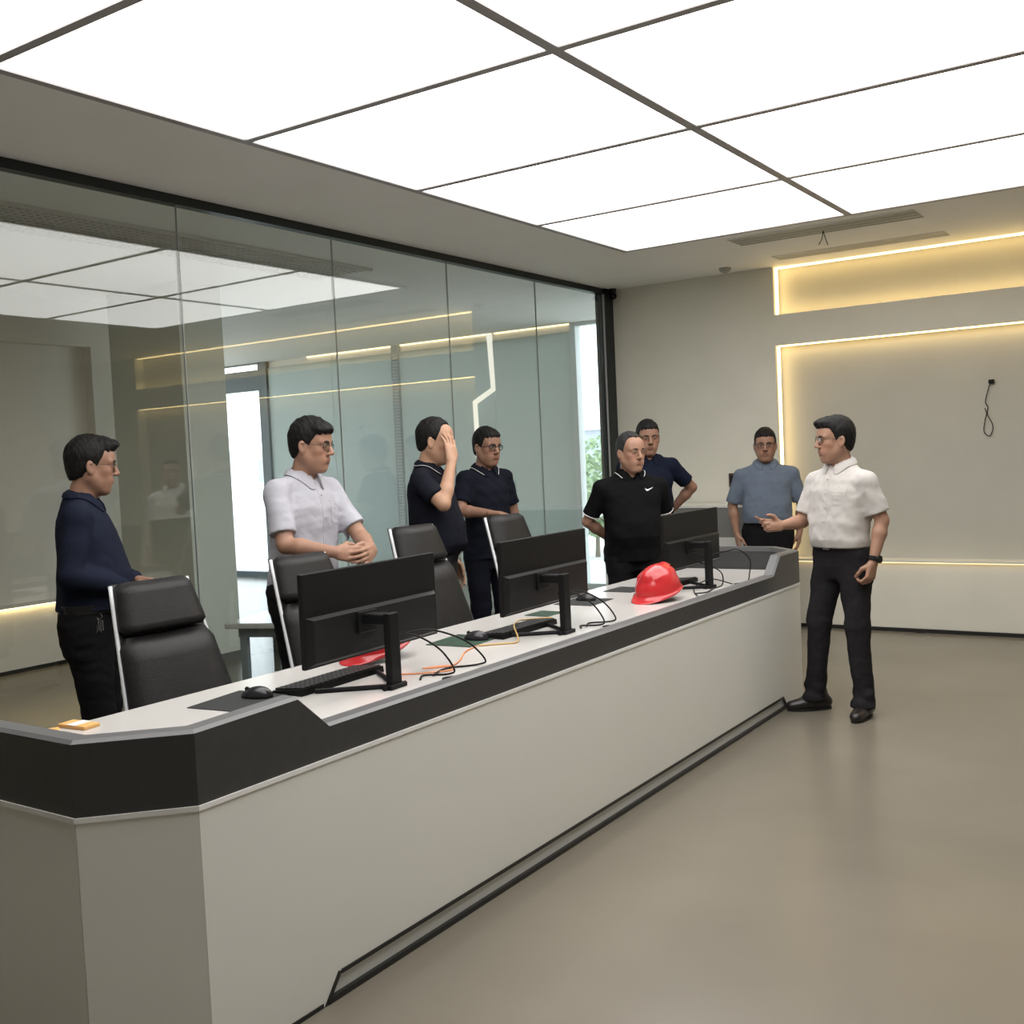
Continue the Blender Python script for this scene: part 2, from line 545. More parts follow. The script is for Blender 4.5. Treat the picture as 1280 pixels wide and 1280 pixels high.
def bush(loc, h, label):
    rnd = random.Random(int(loc[0] * 100))
    b = empty('bush', loc)
    tag(b, label, 'bush', 'pale shrubs outside the window')
    MB().tube([(0, 0, -.06), (0.02, 0, h * .4)], [.04, .02], 6).build('stem', mat('bark', (0.2, 0.16, 0.12), 0.9), b)
    lf = MB()
    for k in range(900):
        a = rnd.uniform(0, 2 * pi); u = rnd.uniform(-1, 1); r = rnd.uniform(.55, 1) ** .5
        c = Vector((r * cos(a) * sqrt(1 - u * u) * h * .42, r * sin(a) * sqrt(1 - u * u) * h * .42, h * .58 + u * h * .42 * r))
        d1 = Vector((rnd.gauss(0, 1), rnd.gauss(0, 1), rnd.gauss(0, 1))).normalized() * .07
        d2 = d1.cross(Vector((rnd.gauss(0, 1), rnd.gauss(0, 1), rnd.gauss(0, 1)))).normalized() * .035
        lf.add([c - d1, c + d2, c + d1, c - d2], [(0, 1, 2, 3)])
    o = lf.build('foliage', mat('leaf_green', (0.30, 0.42, 0.24), 0.6), b); o['kind'] = 'stuff'
bush((-8.0, 14.2, 0), 1.5, 'pale leafy shrub outside, seen beside the dark end post')
bush((-10.8, 19.5, 0), 1.9, 'taller shrub farther outside the narrow window')

# ---------------------------------------------------------------- things on walls and ceiling
def diffuser(x0, x1, y0, y1, label, m):
    c = ((x0 + x1) / 2, (y0 + y1) / 2, H)
    r = empty('air_diffuser', c)
    tag(r, label, 'air vent', 'linear air diffusers')
    z0 = H - .006
    MB().box(x0, x1, y0, y0 + .015, z0, H - .001).build('frame', M_ceil, r, world_off=c)
    MB().box(x0, x1, y1 - .015, y1, z0, H - .001).build('frame', M_ceil, r, world_off=c)
    MB().box(x0, x1, y0 + .015, y1 - .015, H - .003, H - .001).build('backing', m, r, world_off=c)
    n = 4
    for k in range(n):
        y = y0 + .03 + (y1 - y0 - .06) * k / (n - 1)
        MB().box(x0, x1, y - .006, y + .006, z0, H - .003).build('slat', m, r, world_off=c)
M_vent = mat('vent_grey', (0.45, 0.45, 0.40), 0.6)
diffuser(-2.93, -1.65, 7.24, 7.55, 'dark grey slotted air diffuser in ceiling nearest the light panels', M_vent)
diffuser(-2.93, -1.65, 8.16, 8.36, 'pale slotted air diffuser in ceiling close to the back wall', mat('vent_pale', (0.66, 0.64, 0.56), 0.6))
o = MB()
o.tube([(0, 0, H), (.012, .01, H - .05), (.03, .0, H - .10)], .003, 6)
o.tube([(0, 0, H), (-.012, .01, H - .05), (-.035, .01, H - .09)], .003, 6)
o = o.build('loose_wire', M_black, world_off=(0, 0, H)); o.location = (-2.30, 7.45, H - .006)
tag(o, 'short loose wires hanging from the dark ceiling diffuser', 'wire')
sd = empty('smoke_detector', (-3.40, 8.36, H))
tag(sd, 'small round grey smoke detector on ceiling near back wall', 'smoke detector')
MB().lathe([(.05, 0), (.05, -.015), (.04, -.03)], 20).build('housing', mat('detector', (0.4, 0.39, 0.36), 0.5), sd, smooth=False)
MB().lathe([(.025, -.03), (.02, -.042)], 16).build('sensor', M_vent, sd)
sc = empty('security_camera', (-4.565, 8.58, 2.955))
tag(sc, 'small black round security camera at top of the end post', 'camera')
MB().lathe([(.03, .044), (.03, .02), (.015, .0)], 16).build('mount', M_blackm, sc)
bm = bmesh.new(); bmesh.ops.create_uvsphere(bm, u_segments=16, v_segments=10, radius=.032)
MB().bm(bm, Matrix.Translation((0, 0, -.02))).build('dome', M_black, sc, smooth=True)
MB().lathe([(.016, 0), (.012, .012)], 14).xf(Matrix.Translation((.01, -.035, -.025)) @ Matrix.Rotation(radians(90), 4, 'X')).build('lens', M_screen, sc)

# cable dangling from the wall
cb = empty('wall_cable', (-1.47, YB + .14, 1.53))
tag(cb, 'thin dark cable dangling in a loop on the back wall', 'cable')
pts = fillet_curve([(.005, -.004, .40), (-.01, -.02, .36), (-.035, -.03, .25), (-.02, -.025, .20), (-.045, -.02, .10), (-.05, -.02, .02), (-.01, -.02, -.01), (.012, -.02, .06), (-.02, -.02, .14), (-.04, -.03, .2)], 6)
MB().tube(pts, .0035, 6).build('cord', M_black, cb, smooth=True)
MB().bbox(-.012, .028, -.03, -.001, .385, .415, .004).build('plug', M_black, cb)

# grey-fronted cabinet by the back wall
cbn = empty('cabinet', (-3.86, 8.42, 0))
tag(cbn, 'low white cabinet with grey upper band against the back wall', 'cabinet')
M_cabg = mat('cabinet_grey', (0.22, 0.22, 0.205), 0.5)
MB().box(-.70, .70, -.20, .20, 0.06, .785).build('body', M_white, cbn)
MB().box(-.68, .68, -.17, .20, 0.0, .06).build('plinth', M_black, cbn)
MB().box(-.70, .70, -.205, .20, .785, 1.03).build('grey_band', M_cabg, cbn)
MB().box(-.71, .71, -.215, .205, 1.03, 1.05).build('worktop', M_white, cbn)
for k in range(3):
    x = -.70 + k * 1.4 / 3
    d = MB().bbox(x + .006, x + 1.4 / 3 - .006, -.216, -.2005, .08, .775, .003).build('door', M_white, cbn)
    MB().box(x + .40, x + .41, -.234, -.216, .60, .72).build('handle', M_steel, d)
sk = MB().bbox(-.045, .045, -.016, -.0005, -.06, .06, .004).build('wall_box', mat('dark_maroon_box', (0.06, 0.035, 0.03), 0.5))
sk.location = (-3.50, YB, 1.24)
tag(sk, 'small dark rectangular box on the back wall beside the man in blue', 'switch')
MB().box(-.03, .03, -.019, -.016, -.04, .04).build('cover', M_black, sk)
# ================================================================== console desk
XF = -2.12
XBk = -3.0
A0, A1 = 1.70, 6.20
CH = 0.205
B0, B1 = A0 - CH, A1 + CH
DL = (-2.56, 3.95, 0)
desk = empty('console_desk', DL)
tag(desk, 'long white control console with charcoal raised edge and chamfered ends', 'desk')
outline = [(XBk, B0), (XF - CH, B0), (XF, A0), (XF, A1), (XF - CH, B1), (XBk, B1)]

def inset(pl, d):
    out = []
    n = len(pl)
    for i in range(n):
        p = Vector(pl[i])
        def nrm(a, b):
            t = (Vector(b) - Vector(a)).normalized()
            return Vector((-t.y, t.x))        # left of travel = inside
        if i == 0:
            q = p + nrm(pl[0], pl[1]) * d
        elif i == n - 1:
            q = p + nrm(pl[-2], pl[-1]) * d
        else:
            n1, n2 = nrm(pl[i - 1], pl[i]), nrm(pl[i], pl[i + 1])
            q = p + (n1 + n2) / (1 + n1.dot(n2)) * d
        out.append((q.x, q.y))
    return out

def band(path, zlo, zhi, t):
    """upright band following a path; zlo/zhi per point"""
    ins = inset(path, t)
    n = len(path)
    v = []
    for i in range(n):
        v += [(*path[i], zlo[i]), (*path[i], zhi[i]), (*ins[i], zhi[i]), (*ins[i], zlo[i])]
    f = []
    for i in range(n - 1):
        a = i * 4; b = a + 4
        for k in range(4):
            f.append((a + k, b + k, b + (k + 1) % 4, a + (k + 1) % 4))
    f += [(3, 2, 1, 0), tuple((n - 1) * 4 + k for k in range(4))]
    return MB().add(v, f)

# white panels, each face of the carcass its own panel
Z1 = 0.684
KH = 0.074       # toe kick height
K0, K1 = 2.165, 5.845
# main front panel with the toe-kick cut out (slanted ends)
poly = [(A0, 0.0), (K0 - .06, 0.0), (K0, KH), (K1, KH), (K1 + .07, 0.0), (A1, 0.0), (A1, Z1), (A0, Z1)]
v = [(XF, y, z) for y, z in poly] + [(XF - .02, y, z) for y, z in poly]
n = len(poly)
mb = MB().add(v, [tuple(range(n)), tuple(range(2 * n - 1, n - 1, -1))] + [(i, n + i, n + (i + 1) % n, (i + 1) % n) for i in range(n)])
mb.build('front_panel', M_white, desk, world_off=DL)
for pth in ([outline[1], outline[2]], [outline[0], outline[1]], [outline[3], outline[4]], [outline[4], outline[5]]):
    q = [(Vector(pth[0]) * (1 - e) + Vector(pth[1]) * e)[:] for e in (0.004, .996)]
    band(q, [0.0, 0.0], [Z1, Z1], .02).build('end_panel', M_white, desk, world_off=DL)
# toe kick: recessed plate with dark edging
MB().box(XF - .03, XF - .008, K0 - .06, K1 + .07, 0.0, KH).build('toe_plate', mat('toe_plate_grey', (0.62, 0.63, 0.61), 0.35, noise=.05, nscale=3), desk, world_off=DL)
M_kick = mat('dark_kick', (0.012, 0.013, 0.014), 0.35)
MB().box(XF - .04, XF + .004, K0, K1, KH - .008, KH + .004).build('toe_edge', M_kick, desk, world_off=DL)
MB().box(XF - .04, XF + .006, K0 - .06, K1 + .07, 0.0, .017).build('toe_edge', M_kick, desk, world_off=DL)
for ya, yb in ((K0 - .06, K0), (K1 + .07, K1)):
    s = 1 if yb > ya else -1
    v = []
    for xx in (XF - .04, XF + .004):
        v += [(xx, ya, 0), (xx, yb, KH), (xx, yb - s * .012, KH + .004), (xx, ya - s * .014, 0)]
    MB().add(v, [(0, 1, 2, 3), (7, 6, 5, 4), (0, 4, 5, 1), (1, 5, 6, 2), (2, 6, 7, 3), (3, 7, 4, 0)]).build('toe_edge', M_kick, desk, world_off=DL)
# dark skirting below the chamfered ends
for pth in ([outline[1], outline[2]], [(XF, A0), (XF, K0 - .08)], [(XF, K1 + .09), (XF, A1)], [outline[3], outline[4]]):
    o2 = [(p[0], p[1]) for p in pth]
    band(o2, [0, 0], [.012, .012], -.004).build('skirting', M_kick, desk, world_off=DL)
# light strip under the dark riser
band(inset(outline, -.004), [Z1 - .002] * 6, [Z1 + .011] * 6, .03).build('edge_strip', M_strip, desk, world_off=DL)
# riser
S0, S1 = 2.055, 2.172
S2, S3 = 5.765, 5.885
ZM, ZT = .782, .884
rp = [(XBk, B0), (XF - CH, B0), (XF, A0), (XF, S0), (XF, S1), (XF, S2), (XF, S3), (XF, A1), (XF - CH, B1), (XBk, B1)]
zt = [ZT - .008, ZT - .008, ZT - .008, ZT, ZM, ZM, ZT, ZT, ZT, ZT]
band(rp, [Z1 + .011] * 10, zt, .055).build('riser', M_dark, desk, world_off=DL)
# sloped grey cap
rpo = rp; rin = inset(rp, .058); rmid = inset(rp, .012)
v = []
for i in range(10):
    v += [(*rpo[i], zt[i]), (*rmid[i], zt[i] + .008), (*rin[i], zt[i] + .008), (*rin[i], zt[i] - .02), (*inset(rp, .0555)[i], zt[i] - .02), (*inset(rp, .0555)[i], zt[i])]
f = []
for i in range(9):
    for k in range(6):
        a, b = i * 6 + k, i * 6 + (k + 1) % 6
        f.append((a, a + 6, b + 6, b))
f += [tuple(range(5, -1, -1)), tuple(54 + k for k in range(6))]
MB().add(v, f).build('riser_cap', M_cap, desk, world_off=DL)
# desktop
dt = inset(outline, .06)
dpoly = [(XBk, dt[0][1])] + dt[1:5] + [(XBk, dt[5][1])]
MB().prism(dpoly, .715, .75).build('desktop', M_top, desk, world_off=DL)
# pedestals / modesty panels on the operators' side
for y in (1.60, 2.955, 4.59, 6.26):
    MB().box(XBk + .08, XF - .36, y - .02, y + .02, 0.0, .715).build('support', M_white, desk, world_off=DL)
MB().box(XF - .35, XF - .33, 1.64, 6.22, 0.12, .715).build('modesty_panel', M_white, desk, world_off=DL)
# cable grommets
for y in (2.95, 4.12, 5.65):
    MB().lathe([(.03, 0), (.03, .003), (.022, .003), (.022, .001)], 18, (-2.28, y, .75)).build('grommet', M_black, desk, world_off=DL)

# ---------------------------------------------------------------- monitors
def make_monitor():
    t = empty('monitor')
    W, Hh = .745, .315
    zc = .265         # panel centre above the desk
    ox, oy = -.085, .075
    # thin upper panel, thicker lower bump: seen from behind (+x)
    p = MB().bbox(ox - .012, ox + .006, oy - W / 2, oy + W / 2, zc - Hh / 2, zc + Hh / 2, .004).build('panel', M_black, t)
    MB().box(ox - .0135, ox - .012, oy - W / 2 + .008, oy + W / 2 - .008, zc - Hh / 2 + .018, zc + Hh / 2 - .008).build('screen', M_screen, p)
    # rear housing covering the lower half
    y0, y1 = oy - W / 2 + .012, oy + W / 2 - .012
    z0, z1 = zc - Hh / 2 + .006, zc + .012
    v = [(ox + .006, y0, z0), (ox + .006, y1, z0), (ox + .006, y1, z1), (ox + .006, y0, z1),
         (ox + .022, y0 + .02, z0 + .012), (ox + .022, y1 - .02, z0 + .012), (ox + .024, y1 - .02, z1 - .010), (ox + .024, y0 + .02, z1 - .010)]
    MB().add(v, [(4, 5, 6, 7), (0, 1, 5, 4), (1, 2, 6, 5), (2, 3, 7, 6), (3, 0, 4, 7)]).build('rear_housing', mat('monitor_rear', (0.009, 0.009, 0.0095), 0.45, spec=0.25, bump=0.1, bscale=260), p)
    # stand
    MB().bbox(.034, .062, -.028, .028, .012, zc - .005, .004).build('stand_column', M_black, t)
    MB().bbox(ox + .024, .05, -.028, .028, zc - .045, zc - .008, .006).build('mount_arm', M_black, t)
    MB().bbox(ox + .022, ox + .034, -.05, .05, zc - .075, zc + .0, .004).build('mount_plate', M_black, t)
    b = MB()
    for s in (-1, 1):
        b.tube([(.055, 0, .008), (-.16, s * .17, .008)], .0085, 8)
    b.tube([(.05, -.06, .007), (.05, .06, .007)], .007, 8)
    b.bbox(.025, .072, -.045, .045, 0, .016, .004)
    b.build('foot', M_black, t)
    return t

mon = make_monitor()
mspots = [(-2.423, 2.755, radians(2.5), 'black ultrawide monitor nearest the camera, on the white console'),
          (-2.423, 3.905, radians(1.5), 'middle one of the three black ultrawide monitors on the console'),
          (-2.423, 5.455, radians(0), 'farthest black ultrawide monitor, beside the red helmet')]
for i, (x, y, a, lb) in enumerate(mspots):
    o = mon if i == 0 else copy_tree(mon)
    o.location = (x, y, .75); o.rotation_euler = (0, 0, a)
    tag(o, lb, 'monitor', 'monitors on the console')

# ---------------------------------------------------------------- keyboards, mice, mouse pads
M_key = mat('key_black', (0.02, 0.02, 0.021), 0.5)
def make_keyboard():
    t = empty('keyboard')
    v = [(-.07, -.22, 0), (.07, -.22, 0), (.07, .22, 0), (-.07, .22, 0), (-.068, -.218, .010), (.068, -.218, .022), (.068, .218, .022), (-.068, .218, .010)]
    MB().add(v, [(0, 3, 2, 1), (4, 5, 6, 7), (0, 1, 5, 4), (1, 2, 6, 5), (2, 3, 7, 6), (3, 0, 4, 7)]).build('base', M_black, t)
    ks = MB()
    for r in range(6):
        x = -.055 + r * .022
        z = .0105 + (x + .068) / .136 * .012
        nk = 18
        for k in range(nk):
            y = -.207 + k * .0233
            ks.box(x - .0085, x + .0085, y - .0, y + .0195, z, z + .006)
    o = ks.build('keys', M_key, t); o['kind'] = 'stuff'
    return t
def make_mouse():
    t = empty('computer_mouse')
    bm = bmesh.new(); bmesh.ops.create_uvsphere(bm, u_segments=20, v_segments=12, radius=1)
    for vv in bm.verts:
        x, y, z = vv.co
        vv.co = Vector((x * .058, y * (.032 - .004 * x), max(z, 0) * .038 * (1 - .15 * x)))
    MB().bm(bm).build('shell', mat('mouse_black', (0.02, 0.02, 0.024), 0.25), t, smooth=True)
    MB().lathe([(.008, -.003), (.008, .003)], 12).xf(Matrix.Translation((.035, 0, .028)) @ Matrix.Rotation(pi / 2, 4, 'X')).build('scroll_wheel', M_kick, t)
    return t
def make_pad(name_mat):
    t = empty('mouse_pad')
    MB().bbox(-.11, .11, -.13, .13, 0, .003, .0012, 1).build('mat', name_mat, t)
    return t
kb = make_keyboard()
for i, (x, y, a, lb) in enumerate([(-2.66, 2.74, 2, 'black keyboard under the nearest monitor'), (-2.62, 3.90, 0, 'black keyboard in front of the middle monitor'), (-2.63, 5.50, 0, 'black keyboard below the farthest monitor, behind the red helmet')]):
    o = kb if i == 0 else copy_tree(kb)
    o.location = (x, y, .75); o.rotation_euler = (0, 0, radians(a)); tag(o, lb, 'keyboard', 'keyboards on the console')
M_pad = mat('mouse_pad_black', (0.02, 0.022, 0.022), 0.7)
M_padg = mat('mouse_pad_green', (0.018, 0.05, 0.028), 0.6, noise=0.6, nscale=14)
for i, (x, y, a, m, lb) in enumerate([(-2.74, 2.39, 8, M_pad, 'black mouse pad near the raised end of the console'), (-2.70, 3.60, 5, M_padg, 'dark green mouse pad beside the orange cable'), (-2.79, 4.78, 3, M_pad, 'black mouse pad between middle monitor and red helmet')]):
    o = make_pad(m); o.location = (x, y, .75); o.rotation_euler = (0, 0, radians(a)); tag(o, lb, 'mouse pad', 'mouse pads')
o = make_pad(M_padg); o.location = (-2.77, 4.36, .75); o.scale = (.6, .6, 1); tag(o, 'small green mat partly hidden behind the middle monitor', 'mat')
o = make_pad(M_pad); o.location = (-2.80, 5.27, .75); o.scale = (.8, .8, 1); tag(o, 'black mouse pad just behind the upright red helmet', 'mouse pad', 'mouse pads')
ms = make_mouse()
for i, (x, y, a, lb) in enumerate([(-2.72, 2.45, 200, 'black computer mouse nearest the camera'), (-2.66, 3.635, 190, 'black computer mouse on the green mouse pad'), (-2.80, 4.82, 185, 'black computer mouse left of the upright red helmet')]):
    o = ms if i == 0 else copy_tree(ms)
    o.location = (x, y, .753); o.rotation_euler = (0, 0, radians(a)); tag(o, lb, 'mouse', 'computer mice')

# ---------------------------------------------------------------- cables
def cable(name, pts, r, m, label, n=8):
    c = Vector(pts[0])
    P = fillet_curve([Vector(p) - c for p in pts], n)
    o = MB().tube(P, r, 8).build(name, m, smooth=True)
    o.location = c
    tag(o, label, 'cable')
    return o
M_or = mat('orange_cable', (0.75, 0.26, 0.09), 0.45)
M_or2 = mat('yellow_orange_cable', (0.62, 0.40, 0.14), 0.45)
cz = .7545
cable('fibre_cable', [(-2.50, 2.92, cz), (-2.42, 2.98, cz), (-2.36, 3.06, cz), (-2.42, 3.12, cz), (-2.46, 3.02, cz + .006), (-2.40, 3.10, cz + .004), (-2.44, 3.22, cz), (-2.53, 3.38, cz), (-2.56, 3.50, cz)], .0028, M_or, 'thin orange-red cable lying by the nearest monitor stand')
cable('fibre_cable', [(-2.56, 3.51, cz), (-2.49, 3.58, cz), (-2.45, 3.63, cz), (-2.49, 3.70, cz + .01), (-2.56, 3.78, cz + .035), (-2.63, 3.90, .786), (-2.70, 4.06, .770), (-2.66, 4.25, cz)], .0035, M_or2, 'orange-yellow cable looping over the keyboard of the middle monitor')
def hang(y0, x0, label, dy):
    return cable('monitor_cable', [(x0, y0, .905), (x0 + .06, y0 + dy * .4, .905), (x0 + .13, y0 + dy * .85, .85), (x0 + .17, y0 + dy * 1.1, .775), (x0 + .15, y0 + dy * 1.05, .7555), (x0 + .08, y0 + dy * .6, .7555), (x0 + .11, y0 + dy * .1, .7555)], .0035, M_black, label)
hang(2.87, -2.472, 'black cable drooping from the nearest monitor onto the desk', .12)
hang(2.93, -2.472, 'black cable arching farther right from the nearest monitor', .24)
hang(4.02, -2.480, 'black cable drooping from the middle monitor', .10)
hang(4.06, -2.480, 'second black cable behind the stand of the middle monitor', .16)
cable('monitor_cable', [(-2.485, 5.60, .90), (-2.42, 5.62, .92), (-2.37, 5.66, .93), (-2.34, 5.80, .93), (-2.31, 5.90, .86), (-2.30, 5.86, .78), (-2.29, 5.82, .7555)], .0035, M_black, 'black cable arching in a wide loop from the farthest monitor')
cable('monitor_cable', [(-2.485, 5.57, .88), (-2.41, 5.56, .86), (-2.35, 5.57, .82), (-2.34, 5.55, .757), (-2.33, 5.40, .756), (-2.30, 5.25, .756), (-2.34, 5.18, .756)], .0035, M_black, 'black cable lying between the farthest monitor and the red helmet')
cable('monitor_cable', [(-2.30, 5.60, .756), (-2.36, 5.45, .80), (-2.40, 5.32, .775), (-2.36, 5.22, .756), (-2.30, 5.12, .756)], .003, M_black, 'thin black cable humping behind the red helmet')

# papers / orange tags at the near end
M_orp = mat('orange_paper', (0.72, 0.40, 0.13), 0.6)
o = MB().bbox(-.06, .06, -.03, .03, 0, .012, .002, 1).build('packet', M_orp); o.location = (-2.955, 1.935, .75); o.rotation_euler = (0, 0, .1)
tag(o, 'small orange packet at the near end of the white desktop', 'packet')
MB().box(-.02, .02, -.031, .031, .0121, .0128).build('white_band', M_strip, o)
o = MB().bbox(-.04, .04, -.03, .03, 0, .014, .002, 1).build('packet', M_orp); o.location = (-2.945, 1.83, .75); o.rotation_euler = (0, 0, -.5)
tag(o, 'second orange packet with white end nearest the console corner', 'packet')
MB().box(.015, .041, -.031, .031, .0141, .0148).build('white_band', M_strip, o)

# ---------------------------------------------------------------- office chairs
def rounded_slab(y_half_top, y_half_bot, z0, z1, x_fn, th, nz=10, ny=8, puff=.012):
    """cushion: front sheet puffed towards +x, back sheet flat"""
    v = []; idx = {}
    for s in (0, 1):
        for i in range(nz + 1):
            w = i / nz
            z = z0 + (z1 - z0) * w
            hw = y_half_bot + (y_half_top - y_half_bot) * w
            e = min(w, 1 - w) * (z1 - z0)
            if e < .025:
                hw -= .025 * (1 - sqrt(max(0, 1 - (1 - e / .025) ** 2)))
            for j in range(ny + 1):
                u = j / ny * 2 - 1
                ed = min(1, (1 - abs(u)) * hw / .02) * min(1, e / .02)
                ed = sqrt(max(0, ed * (2 - ed)))
                if s == 0:
                    x = x_fn(z) + th * .5 * ed + puff * (1 - u * u) * ed
                else:
                    x = x_fn(z) - th * .5
                idx[s, i, j] = len(v)
                v.append((x, u * hw, z))
    f = []
    for i in range(nz):
        for j in range(ny):
            f.append((idx[0, i, j], idx[0, i, j + 1], idx[0, i + 1, j + 1], idx[0, i + 1, j]))
            f.append((idx[1, i + 1, j], idx[1, i + 1, j + 1], idx[1, i, j + 1], idx[1, i, j]))
    for i in range(nz):
        f.append((idx[0, i, 0], idx[0, i + 1, 0], idx[1, i + 1, 0], idx[1, i, 0]))
        f.append((idx[1, i, ny], idx[1, i + 1, ny], idx[0, i + 1, ny], idx[0, i, ny]))
    for j in range(ny):
        f.append((idx[1, 0, j], idx[1, 0, j + 1], idx[0, 0, j + 1], idx[0, 0, j]))
        f.append((idx[0, nz, j], idx[0, nz, j + 1], idx[1, nz, j + 1], idx[1, nz, j]))
    return MB().add(v, f)

def make_chair(dz=0.0):
    """faces +x; dz raises seat and back"""
    t = empty('office_chair')
    xb = lambda z: -.20 - (z - .52 - dz) * .34
    zt = 1.12 + dz
    rounded_slab(.158, .190, .935 + dz, zt, xb, .055, puff=.014).build('headrest', M_leather, t, smooth=True)
    rounded_slab(.195, .245, .50 + dz, .925 + dz, xb, .06, puff=.02).build('backrest', M_leather, t, smooth=True)
    sh = MB()
    for i in range(8):
        z0 = .50 + dz + i * (.615) / 8; z1 = .50 + dz + (i + 1) * .615 / 8
        w0 = .245 - (i / 8) * .080; w1 = .245 - ((i + 1) / 8) * .080
        v = []
        for z, w in ((z0, w0), (z1, w1)):
            v += [(xb(z) - .048, -w, z), (xb(z) - .030, -w, z), (xb(z) - .030, w, z), (xb(z) - .048, w, z)]
        sh.add(v, [(0, 1, 5, 4), (1, 2, 6, 5), (2, 3, 7, 6), (3, 0, 4, 7)] + ([(3, 2, 1, 0)] if i == 0 else []) + ([(4, 5, 6, 7)] if i == 7 else []))
    sh.build('back_shell', mat('chair_shell', (0.03, 0.03, 0.03), 0.4), t)
    for s in (-1, 1):
        pts = [(xb(z) - .030, s * (.249 - (z - .50 - dz) / .615 * .082), z) for z in [.50 + dz + k * .612 / 8 for k in range(9)]]
        MB().tube(pts, .008, 8).build('side_trim', mat('chair_trim', (0.62, 0.64, 0.66), 0.3), t, smooth=True)
    # seat
    bm = bmesh.new(); bmesh.ops.create_cube(bm, size=1)
    for vv in bm.verts:
        vv.co = Vector((.04 + vv.co.x * .48, vv.co.y * .50, .47 + dz + vv.co.z * .09))
    bmesh.ops.bevel(bm, geom=bm.edges[:], offset=.035, segments=3, profile=.6, affect='EDGES')
    MB().bm(bm).build('seat', M_leather, t, smooth=True)
    for s in (-1, 1):
        a = MB().tube(fillet_curve([(-.10, s * .262, .46), (-.12, s * .285, .58), (-.06, s * .285, .650), (.10, s * .285, .645)], 5), .014, 8)
        a.build('armrest', mat('arm_metal', (0.35, 0.36, 0.37), 0.3, metal=0.8), t, smooth=True)
    MB().lathe([(.028, .10), (.028, .28), (.02, .28), (.02, .425 + dz)], 14).build('gas_column', M_blackm, t)
    hub = MB().lathe([(.05, .075), (.05, .12), (.03, .13)], 16).build('base_hub', M_blackm, t)
    for k in range(5):
        a = 2 * pi * k / 5 + .3
        lg = MB().tube([(.03 * cos(a), .03 * sin(a), .105), (.30 * cos(a), .30 * sin(a), .075)], [.022, .015], 8).build('base_leg', M_blackm, t)
        MB().lathe([(.027, -.012), (.027, .012)], 14).xf(Matrix.Translation((.29 * cos(a), .29 * sin(a), .027)) @ Matrix.Rotation(a, 4, 'Z') @ Matrix.Rotation(pi / 2, 4, 'X')).build('caster', M_black, lg)
    return t

for (x, y, a, dz, lb) in [(-2.99, 2.555, -3, .0, 'black high-backed office chair nearest the camera, beside the man in navy'),
                          (-2.96, 3.35, 2, .02, 'black office chair behind the nearest monitor, before the man with clasped hands'),
                          (-3.02, 4.20, 0, .08, 'black office chair in front of the man covering his face'),
                          (-2.99, 4.98, 0, .08, 'black office chair farthest away, between middle monitor and the man in glasses')]:
    c = make_chair(dz)
    c.location = (x, y, 0); c.rotation_euler = (0, 0, radians(a))
    tag(c, lb, 'chair', 'office chairs behind the console')
